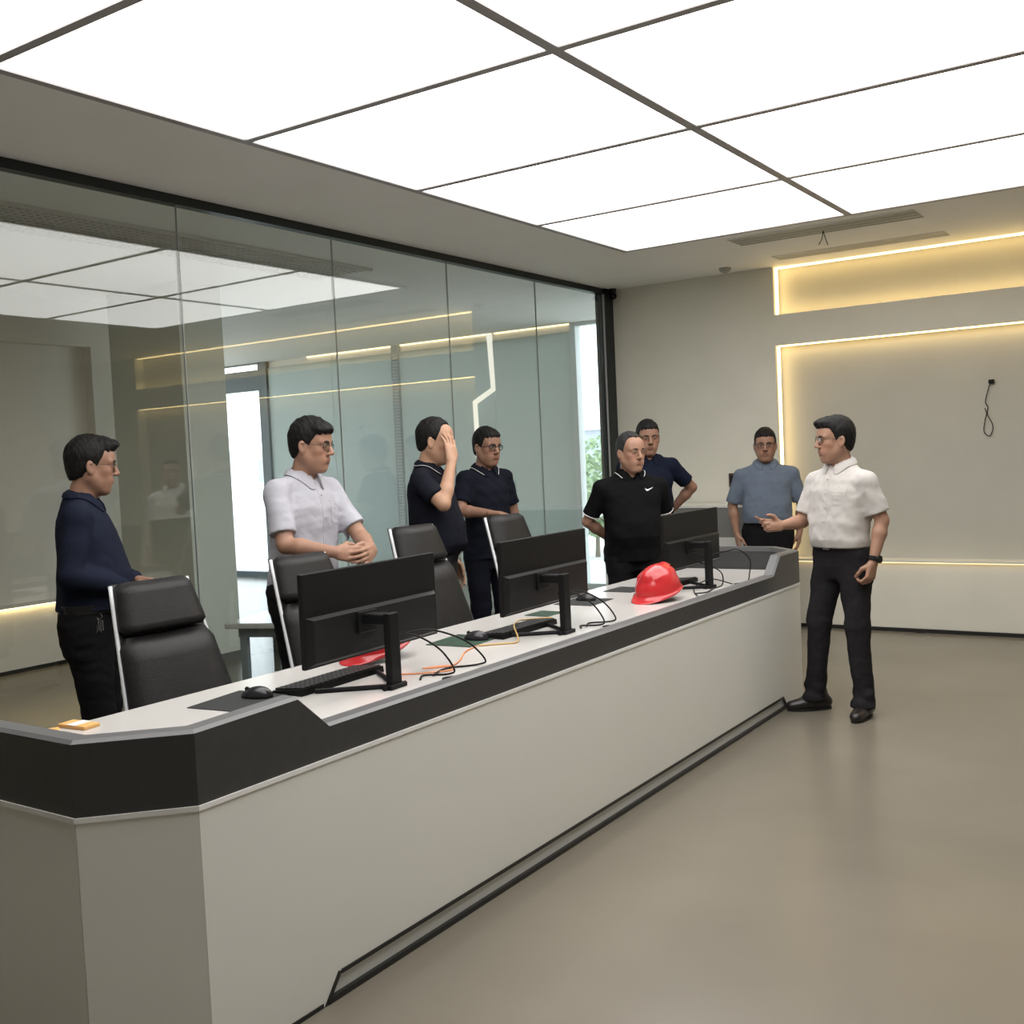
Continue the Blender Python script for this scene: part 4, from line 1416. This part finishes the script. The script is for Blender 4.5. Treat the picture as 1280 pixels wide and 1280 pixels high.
    for i in (0, 1):
        S, E_, W = arms[i]
        sg = -1 if i == 0 else 1
        S_.cone(np.array([cx(1.42) - .008, sg * .058, 1.395 - drop * .3]) * s, S, .046 * s, .053 * s, k=.03)
        if long_sleeve:
            S_.cone(S, E_, .060 * s, .052 * s, k=.03)
            S_.cone(E_, W - unit(W - E_) * .02, .052 * s, .038 * s, k=.02)
        else:
            e2 = S + (E_ - S) * sleeve
            S_.cone(S, S + (E_ - S) * (sleeve + .1), .056 * s, .060 * s, k=.03)
    S_.wob(.0024, (9, 9, 34), seed * 3)
    S_.wob(.0010, (22, 22, 80), seed * 5)
    # belly roll above the belt when tucked
    def cut_sh(X, Y, Z):
        return hem - Z + 0 * X + 0 * Y
    S_.cut(cut_sh)
    if not long_sleeve:
        for i in (0, 1):
            S, E_, W = arms[i]
            u = unit(E_ - S); L_ = np.linalg.norm(E_ - S) * sleeve
            end = S + u * L_
            r = S_.sub(end - .16, end + .16)
            if r:
                sl_, X, Y, Z = r
                along = (X - end[0]) * u[0] + (Y - end[1]) * u[1] + (Z - end[2]) * u[2]
                px_, py_, pz_ = X - S[0], Y - S[1], Z - S[2]
                t_ = px_ * u[0] + py_ * u[1] + pz_ * u[2]
                rad = np.sqrt(np.maximum((px_ - t_ * u[0]) ** 2 + (py_ - t_ * u[1]) ** 2 + (pz_ - t_ * u[2]) ** 2, 0))
                m_ = np.where(rad < .088 * s, along, -1.0)
                # only the sleeve tube is cut, never the trunk
                trunk = np.abs(Y - 0 * X) < .150 * s * width
                core = (np.abs(X - cx(1.2) * s) < .13 * s) & (np.abs(Y) < .165 * s * width)
                m_ = np.where(core & (along < .25), -1.0, m_)
                S_.d[sl_] = np.maximum(S_.d[sl_], m_.astype(np.float32))
    # neck opening, deeper in front
    nd = unit(neck1 - neck0)
    a0 = neck0 - nd * .02
    r0 = .058 * s
    S_.cone(neck0 + np.array([0.012, 0, .035]), neck1 + nd * .08, r0, r0 * 1.12, k=.004, op='sub')
    if open_neck:
        f0 = np.array([cx(1.40) * s + .075, 0, (1.44 - .07 * open_neck) * s])
        S_.cone(f0, f0 + np.array([-.02, 0, .09]), .010, .042, k=.006, op='sub')
    p, q = S_.nets(); p = relax(p, q, 2, .45)
    shirt_o = net_obj('shirt', p, q, shirt, R)
    def shirt_x(y, z):
        x = .30
        while x > -.1 and S_.sample((x, y, z)) > 0:
            x -= .002
        return x
    # sleeve hems as a white tipping
    if sleeve_trim:
        for i in (0, 1):
            S, E_, W = arms[i]
            u = unit(E_ - S); end = S + u * np.linalg.norm(E_ - S) * sleeve
            a = np.cross(u, (0, 0, 1)) if abs(u[2]) < .95 else np.cross(u, (1, 0, 0))
            a = unit(a); b = np.cross(u, a)
            ring = []
            for k in range(28):
                dr = a * cos(2 * pi * k / 27) + b * sin(2 * pi * k / 27)
                r_ = .10
                e_ = end - u * .004
                while r_ > .03 and S_.sample(e_ - u * .004 + dr * r_) > 0:
                    r_ -= .001
                ring.append(e_ + dr * (r_ - .0005))
            MB().tube(ring, .0030, 6, cap=False).build('sleeve_tipping', M_strip, shirt_o, smooth=True)

    # ---- collar: folded band with points in front
    if collar:
        n_ = 36
        ncx = neck0 + np.array([.004, 0, .0])
        rows = []
        for i in range(n_ + 1):
            a0_ = 14 + 18 * open_neck * open_neck
            a = radians(a0_ + (360 - 2 * a0_) * i / n_)              # from front, around the back
            fr = (1 + cos(a)) / 2                   # 1 at the front
            ax_, ay_ = cos(a), sin(a)
            zt_ = (1.470 - .046 * fr ** 1.3) * s - (1.40 * s - neck0[2])
            tip = math.exp(-(((a if a < pi else 2 * pi - a) - radians(a0_ + 10)) / radians(20)) ** 2)
            shift = nd * (zt_ - neck0[2]) / nd[2]
            c0 = neck0 + shift
            ri = np.array([(.066 + .006 * fr) * s, .066 * s])
            fold = np.array([c0[0] + ax_ * ri[0], ay_ * ri[1] + c0[1], zt_])
            drop = (.034 + .030 * tip) * s
            ro = ri + np.array([.020 + .012 * fr, .030]) * s
            low = np.array([c0[0] - .004 + ax_ * ro[0], ay_ * ro[1] + c0[1], zt_ - drop])
            # keep the fall just above the shirt
            for _ in range(30):
                if S_.sample(low) < .004:
                    low = low + np.array([ax_ * .0015, ay_ * .0015, .002])
                else:
                    break
            inn = np.array([c0[0] + ax_ * (ri[0] - .006), ay_ * (ri[1] - .006) + c0[1], zt_ - .034 * s])
            midp = (fold + low) / 2 + np.array([ax_ * .005, ay_ * .005, .005])
            rows.append((inn, fold + np.array([-ax_ * .003, -ay_ * .003, .002]), fold + np.array([ax_ * .002, ay_ * .002, .0]), midp, low, low - np.array([ax_ * .004, ay_ * .004, .002]), (fold + low) / 2 - np.array([ax_ * .002, ay_ * .002, .002])))
        v = [t for r_ in rows for t in r_]
        m7 = 7
        f = [(i * m7 + k, (i + 1) * m7 + k, (i + 1) * m7 + (k + 1) % m7, i * m7 + (k + 1) % m7) for i in range(n_) for k in range(m7)]
        f += [tuple(range(m7 - 1, -1, -1)), tuple(n_ * m7 + k for k in range(m7))]
        co = MB().add(v, f).build('collar', shirt, R, smooth=False)
        if piping:
            ln = [r_[4] * .75 + r_[3] * .25 + unit(r_[4] - np.array([neck0[0], 0, r_[4][2]])) * .002 for r_ in rows]
            if piping == 'short':
                for seg in (ln[2:9], ln[-9:-2]):
                    MB().tube(seg, .0022, 6).build('collar_piping', M_strip, co, smooth=True)
            else:
                MB().tube(ln[2:-2], .0016, 6).build('collar_piping', M_strip, co, smooth=True)
    # ---- trousers
    w0 = .99 * s
    lo = np.array([min(-.22, min(f_[0] for f_ in feet) - .13), min(-.24, min(f_[1] for f_ in feet) - .13), .02])
    hi = np.array([max(.24, max(f_[0] for f_ in feet) + .14), max(.24, max(f_[1] for f_ in feet) + .13), w0 + .03])
    L = Field(lo, hi, hc2)
    L.loft([(.765 * s, .150 * s * width, .100 * s, -.006, 0), (.82 * s, .162 * s * width, .110 * s, -.006, 0), (.90 * s, .166 * s * width, .118 * s, -.004, 0), (.975 * s, .158 * s * width, .116 * s + belly * .5, .004 + belly * .3, 0), (w0, .158 * s * width, .116 * s + belly * .6, .006 + belly * .4, 0)], k=.02)
    for (a, b, c), f_, sg in zip(hips, feet, (-1, 1)):
        L.cone(a + np.array([0, sg * .004, -.02]), b, .094 * s * width, .068 * s, k=.03)
        L.cone(b, c + np.array([-.004, 0, .02]), .068 * s, .056 * s, k=.02)
        L.cone(c + np.array([0.004, 0, .0]), c + np.array([.014, 0, -.018]), .060 * s, .067 * s, k=.012)
        L.cone(c + np.array([.010, -.03, .055]), c + np.array([.010, .03, .045]), .036 * s, .036 * s, k=.012)
    L.wob(.0035, (14, 14, 14), seed * 7)
    L.wob(.0016, (20, 20, 70), seed * 11)
    L.cut(lambda X, Y, Z: np.maximum(Z - w0, .055 - Z) + 0 * X + 0 * Y)
    # open the cuffs so that the ankle shows no solid bottom
    p, q = L.nets(); p = relax(p, q, 2, .45)
    tro = net_obj('trousers', p, q, trousers, R)
    # belt
    if tucked:
        def torso_r(z, grow):
            pr_ = np.array(prof)
            return [np.interp(z, pr_[:, 0], pr_[:, c]) for c in range(4)]
        bz0, bz1 = w0 - .042, w0 - .006
        n_ = 48
        v = []
        for z in (bz0, bz1):
            for rr_ in (0, 1):
                for k in range(n_):
                    a = 2 * pi * k / n_
                    dx, dy = cos(a), sin(a)
                    r_ = .26
                    zz = (bz0 + bz1) / 2
                    while r_ > .05 and L.sample((dx * r_, dy * r_, zz)) > 0:
                        r_ -= .003
                    r_ += .002 + (.005 if rr_ else -.006)
                    v.append((dx * r_, dy * r_, z))
        f = []
        for k in range(n_):
            k2 = (k + 1) % n_
            f += [(n_ + k, n_ + k2, 3 * n_ + k2, 3 * n_ + k), (k2, k, 2 * n_ + k, 2 * n_ + k2), (2 * n_ + k, 3 * n_ + k, 3 * n_ + k2, 2 * n_ + k2), (n_ + k, k, k2, n_ + k2)]
        be = MB().add(v, f).build('belt', M_belt, R, smooth=False)
        fx = v[n_][0]
        MB().bbox(fx - .001, fx + .007, -.022, .022, bz0 - .002, bz1 + .002, .002, 1).build('buckle', M_buckle, be)
    # ---- shoes
    for i in (0, 1):
        x0, y0, ya = feet[i]
        Fs = Field((-.13, -.075, -.005), (.23, .075, .14), .005)
        Fs.cone((-.055, 0, .045), (.03, 0, .042), .040, .040, k=.02)
        Fs.cone((.02, 0, .045), (.135, 0, .030), .043, .034, k=.03, fl=((0, 0, 1), .82))
        Fs.cone((.09, 0, .032), (.148, .004 * (1 if i else -1), .026), .038, .024, k=.02, fl=((0, 0, 1), .8))
        Fs.cone((-.03, 0, .06), (-.025, 0, .105), .042, .042, k=.02)
        Fs.ell((-.02, 0, .135), (.036, .034, .04), k=.005, op='sub')
        Fs.cut(lambda X, Y, Z: .012 - Z + 0 * X + 0 * Y)
        p, q = Fs.nets(); p = relax(p, q, 1, .4)
        Rf = rot_z(ya)
        p = p @ Rf.T + np.array([x0, y0, 0])
        sh = net_obj('shoe', p, q, M_shoe, R)
        outl = []
        for k in range(28):
            a = 2 * pi * k / 28
            xx = .038 + .130 * cos(a); yy = (.043 if cos(a) > -.2 else .040) * sin(a) * (1 + .08 * cos(a))
            outl.append(xx); outl.append(yy)
        poly = [tuple((Rf @ np.array([outl[2 * k], outl[2 * k + 1], 0]) + np.array([x0, y0, 0]))[:2]) for k in range(28)]
        MB().prism(poly, 0.0, .014).build('sole', M_sole, sh)
    if placket:
        zs_ = np.linspace(hem + .02, (1.44 - .07 * open_neck) * s - .035, 16)
        v = []
        for z in zs_:
            for y, o_ in ((-.016, -.002), (-.015, .0028), (.015, .0028), (.016, -.002)):
                v.append((shirt_x(y * .9, z) + o_, y, z))
        f = [(i * 4 + k, (i + 1) * 4 + k, (i + 1) * 4 + k + 1, i * 4 + k + 1) for i in range(15) for k in range(3)]
        f = [t[::-1] for t in f]
        pk = MB().add(v, f).build('placket', shirt, shirt_o, smooth=False)
        for i in range(2, 15, 3):
            z = zs_[i]
            MB().lathe([(.0055, 0), (.0055, .002), (.004, .0026)], 10).xf(Matrix.Translation((shirt_x(0, z) + .0025, 0, z)) @ Matrix.Rotation(pi / 2, 4, 'Y')).build('button', shirt, shirt_o)
        # breast pocket
        v = []
        for z in np.linspace(1.20 * s, 1.31 * s, 7):
            for y, o_ in ((.050, -.002), (.051, .003), (.075, .003), (.10, .003), (.124, .003), (.125, -.002)):
                v.append((shirt_x(y, z) + o_, y, z))
        f = [(i * 6 + k + 1, (i + 1) * 6 + k + 1, (i + 1) * 6 + k, i * 6 + k) for i in range(6) for k in range(5)]
        f += [tuple(range(6)), tuple(36 + k for k in range(5, -1, -1))]
        MB().add(v, f).build('breast_pocket', shirt, shirt_o, smooth=False)
    return dict(root=R, s=s, arms=arms, B=B, S=S_, L=L, shirt=shirt_o, shirt_x=shirt_x, hc=hc, w0=w0, trousers=tro, body=body)


C_white = cloth('white_shirt_cloth', (0.52, 0.50, 0.475))
C_pale = cloth('pale_lilac_shirt_cloth', (0.42, 0.42, 0.465))
C_blue = cloth('slate_blue_shirt_cloth', (0.120, 0.148, 0.195))
C_navy = cloth('navy_shirt_cloth', (0.013, 0.016, 0.030))
C_polo = cloth('black_navy_polo_cloth', (0.010, 0.011, 0.017))
C_blackp = cloth('black_polo_cloth', (0.006, 0.006, 0.0068))
C_navyp = cloth('dark_navy_polo_cloth', (0.009, 0.0105, 0.017))
C_navyq = cloth('navy_polo_cloth', (0.009, 0.012, 0.025))
C_trb = cloth('black_trouser_cloth', (0.010, 0.0095, 0.011))
C_trc = cloth('charcoal_trouser_cloth', (0.019, 0.018, 0.020))
C_trg = cloth('grey_trouser_cloth', (0.050, 0.050, 0.060))
C_trn = cloth('navy_trouser_cloth', (0.008, 0.009, 0.015))

SK1 = (0.42, 0.245, 0.158)
SK2 = (0.345, 0.195, 0.132)
SK3 = (0.285, 0.158, 0.106)

# 1 man in navy long sleeves, far left
p1 = person('man in navy long-sleeved shirt and black trousers at far left, in profile with glasses', 1.70, (-4.10, 2.775), 48, head=(10, 4, 0), hoff=(.045, 0, 0),
            rarm=((-.03, -.235, 1.12), (.17, -.17, 1.05)), larm=((-.01, .235, 1.12), (.19, .12, 1.05)),
            rhand=dict(d=(.9, .45, -.1), n=(0, .3, -1), thumb_to=(.2, 1, .3), curl=.4), lhand=dict(d=(.9, -.45, -.1), n=(0, -.3, -1), thumb_to=(.2, -1, .3), curl=.4),
            shirt=C_navy, trousers=C_trb, long_sleeve=True, hair='quiff', glasses='thin', belly=.035, width=1.14, seed=3, skin=SK3)
kr = MB()
kr.tube([(.0, 0, 0), (.012, -.01, -.02), (0, -.012, -.035), (-.012, -.01, -.02), (0, 0, 0)], .002, 6)
for k in range(4):
    kr.box(-.014 + k * .008, -.010 + k * .008, -.016, -.010, -.085 + .006 * (k % 2), -.036)
o = kr.build('key_ring', M_buckle, p1['root'])
yk = -.165
o.location = (.06, -.172, .955)

# 2 man in pale short-sleeved shirt with clasped hands
p2 = person('man in pale lilac short-sleeved shirt and glasses, hands clasped over chair back', 1.760, (-3.76, 3.72), 6, head=(14, 6, 0), hoff=(.05, .0, 0), lean=.04,
            rarm=((.13, -.265, 1.165), (.375, -.20, 1.125)), larm=((.22, .195, 1.165), (.425, .0, 1.115)),
            rhand=dict(d=(.55, .80, -.18), n=(-.7, .5, -.2), thumb_to=(.1, .2, 1), curl=.55, thumb=.6), lhand=dict(d=(.35, -.88, -.15), n=(-.85, -.35, -.1), thumb_to=(.1, -.2, 1), curl=.5, thumb=.6),
            shirt=C_pale, trousers=C_trb, hair='fringe', glasses='thin', width=1.12, seed=5, placket=True, sleeve=.80, skin=SK2, tucked=False)

# 3 man covering his face with his right hand
p3 = person('man in black polo and grey trousers covering his face with one hand', 1.772, (-3.79, 4.80), 24, head=(2, 8, 0), hoff=(.045, 0, 0),
            rarm=((.14, -.270, 1.285), (.165, -.125, 1.515)), larm=((-.02, .245, 1.16), (.06, .235, .93)),
            rhand=dict(d=(-.12, .34, .93), n=(-.8, .5, -.2), thumb_to=(-.3, 1, 0), curl=.22, thumb=.3, spread=.2),
            shirt=C_polo, trousers=C_trg, hair='receding', piping=True, belly=.035, width=1.12, seed=8, sleeve=.72, skin=SK1)
o = MB().bbox(-.006, .012, -.024, .024, -.03, .03, .003, 1).build('belt_pouch', M_blackm, p3['root'])
o.location = (.128, -.075, p3['w0'] - .02); o.rotation_euler = (0, 0, -.5)

# 4 man with glasses holding a phone
p4 = person('man in dark polo and black-rimmed glasses, one hand held out with a phone', 1.735, (-4.18, 5.90), -18, head=(6, 5, 0), hoff=(.04, 0, 0),
            rarm=((.05, -.255, 1.185), (.235, -.155, 1.165)), larm=((-.01, .240, 1.14), (.05, .245, .90)),
            rhand=dict(d=(.80, .55, -.06), n=(.1, .05, -1), thumb_to=(-.3, 1, 0), curl=.32, thumb=.5),
            shirt=C_navyp, trousers=C_trn, hair='short', glasses='rect', piping=True, seed=11, sleeve=.75, skin=SK3, tucked=False, width=.95)

# 5 older man, black polo with white tick, hands behind his back
p5 = person('older man in black polo with white chest mark and tipped sleeves, hands behind back', 1.655, (-3.24, 6.22), -44, head=(18, 2, 0), hoff=(.035, 0, 0),
            rarm=((-.09, -.275, 1.075), (-.17, -.08, .93)), larm=((-.09, .275, 1.075), (-.18, .06, .95)),
            rhand=dict(d=(-.25, .95, -.1), n=(-1, 0, 0), thumb_to=(0, 0, 1), curl=.4), lhand=dict(d=(-.1, -.95, -.1), n=(-1, 0, 0), thumb_to=(0, 0, 1), curl=.4),
            shirt=C_blackp, trousers=C_trb, hair='receding', hairmat=M_hairg, piping='short', belly=.03, width=1.16, drop=.03, seed=14, sleeve=.80, skin=SK2, headw=1.06, tucked=False, open_neck=.9, sleeve_trim=True)
# curved tick mark on the chest
sx = p5['shirt_x']
up_ = [(0, .0), (.006, -.014), (.016, -.019), (.030, -.014), (.062, .002)]
lo_ = [(0, .0), (.003, -.006), (.012, -.010), (.028, -.009), (.062, .002)]
pts_u = fillet_curve([(0, a, b) for a, b in up_], 5); pts_l = fillet_curve([(0, a, b) for a, b in [(0, .0), (.005, -.004), (.013, -.008), (.028, -.0075), (.062, .002)]], 5)
v = []
for a, b in zip(pts_u, pts_l):
    for c, o_ in ((a, 0), (b, 0), (a, 1), (b, 1)):
        y, z = .062 + c.y, 1.285 + c.z
        v.append((sx(y, z) + (.0035 if o_ else -.001), y, z))
f = []
for i in range(len(pts_u) - 1):
    a = i * 4; b = a + 4
    f += [(a + 2, a + 3, b + 3, b + 2), (a, b, b + 1, a + 1), (a, a + 2, b + 2, b), (a + 1, b + 1, b + 3, a + 3)]
MB().add(v, f).build('chest_logo', M_strip, p5['shirt'])

# 6 man behind, hand on hip
p6 = person('man in navy polo standing behind the older man, elbow out at his side', 1.755, (-3.57, 7.15), -50, head=(-2, 4, 0), hoff=(.03, 0, 0),
            rarm=((-.03, -.245, 1.14), (.0, -.20, .91)), larm=((-.06, .345, 1.235), (-.15, .20, 1.06)),
            lhand=dict(d=(-.35, -.85, -.35), n=(-1, .2, 0), thumb_to=(0, 0, 1), curl=.35),
            shirt=C_navyq, trousers=C_trb, hair='short', seed=17, sleeve=.72, skin=SK3, tucked=False, width=1.0)

# 7 man in blue shirt
p7 = person('smiling man in slate blue shirt and glasses standing before the back wall', 1.66, (-2.95, 7.93), -66, head=(-4, 2, 0), hoff=(.03, 0, 0),
            rarm=((-.02, -.262, 1.065), (.02, -.235, .84)), larm=((-.02, .262, 1.065), (-.02, .24, .84)),
            shirt=C_blue, trousers=C_trb, hair='short', glasses='thin', seed=20, placket=True, sleeve=.90, skin=SK3, belly=.02, width=1.14, drop=.03, headw=1.04, mouth=.6)

# 8 man in white shirt speaking, right of the console
p8 = person('man in white short-sleeved shirt and black trousers gesturing at right end of console', 1.67, (-1.79, 5.975), 246, head=(-30, 0, 0), hoff=(.035, 0, 0),
            rarm=((.06, -.235, 1.075), (.245, -.225, 1.065)), larm=((-.05, .235, 1.085), (.035, .235, .86)),
            rhand=dict(d=(.85, -.45, .05), n=(.1, .9, .35), thumb_to=(.2, .1, 1), curl=[.35, .75, .95, 1.0], thumb=.8), lhand=dict(d=(.25, -.05, -.95), n=(.1, -1, 0), thumb_to=(1, 0, 0), curl=.95, thumb=.9),
            feet=((.10, -.14, -.5), (.04, .155, .35)), drop=.035, shirt=C_white, trousers=C_trc, hair='quiff', glasses='thin', seed=24, placket=True, sleeve=.80, skin=SK2, belly=.012, width=1.06, headw=1.04, mouth=.8)
# wristwatch
S, E_, W = p8['arms'][1]
u = unit(W - E_); a = unit(np.cross(u, (1, 0, 0))); b = np.cross(u, a)
wc_ = W - u * .022
wt = MB()
ring = [wc_ + (a * cos(t_) + b * sin(t_)) * .033 for t_ in [2 * pi * k / 24 for k in range(25)]]
for off_ in (-.007, 0, .007):
    wt.tube([r_ + u * off_ for r_ in ring], .005, 6, cap=False)
wo = wt.build('watch_strap', M_black, p8['root'], smooth=True)
lat = unit(np.array([0, 1, 0]) - u * u[1])
T = Matrix.Translation(wc_ + lat * .036) @ Vector(lat).to_track_quat('Z', 'Y').to_matrix().to_4x4()
MB().lathe([(.021, -.004), (.021, .007), (.017, .009)], 20).xf(T).build('watch_case', M_blackm, wo)

# phone in the hand of man 4
S, E_, W = p4['arms'][0]
ph = empty('mobile_phone')
tag(ph, 'slim pale phone held by the man in black-rimmed glasses', 'phone')
MB().bbox(-.038, .038, -.075, .075, -.004, .004, .003, 2).build('phone_body', M_strip, ph)
MB().box(-.035, .035, -.071, .071, .0041, .0046).build('phone_screen', M_screen, ph)
loc = W + unit((.80, .55, -.06)) * .105 + np.array([0, 0, -.030])
ph.matrix_world = Matrix.Translation((-4.18, 5.90, 0)) @ Matrix.Rotation(radians(-18), 4, 'Z') @ Matrix.Translation(loc) @ Matrix.Rotation(radians(-55), 4, 'Z')
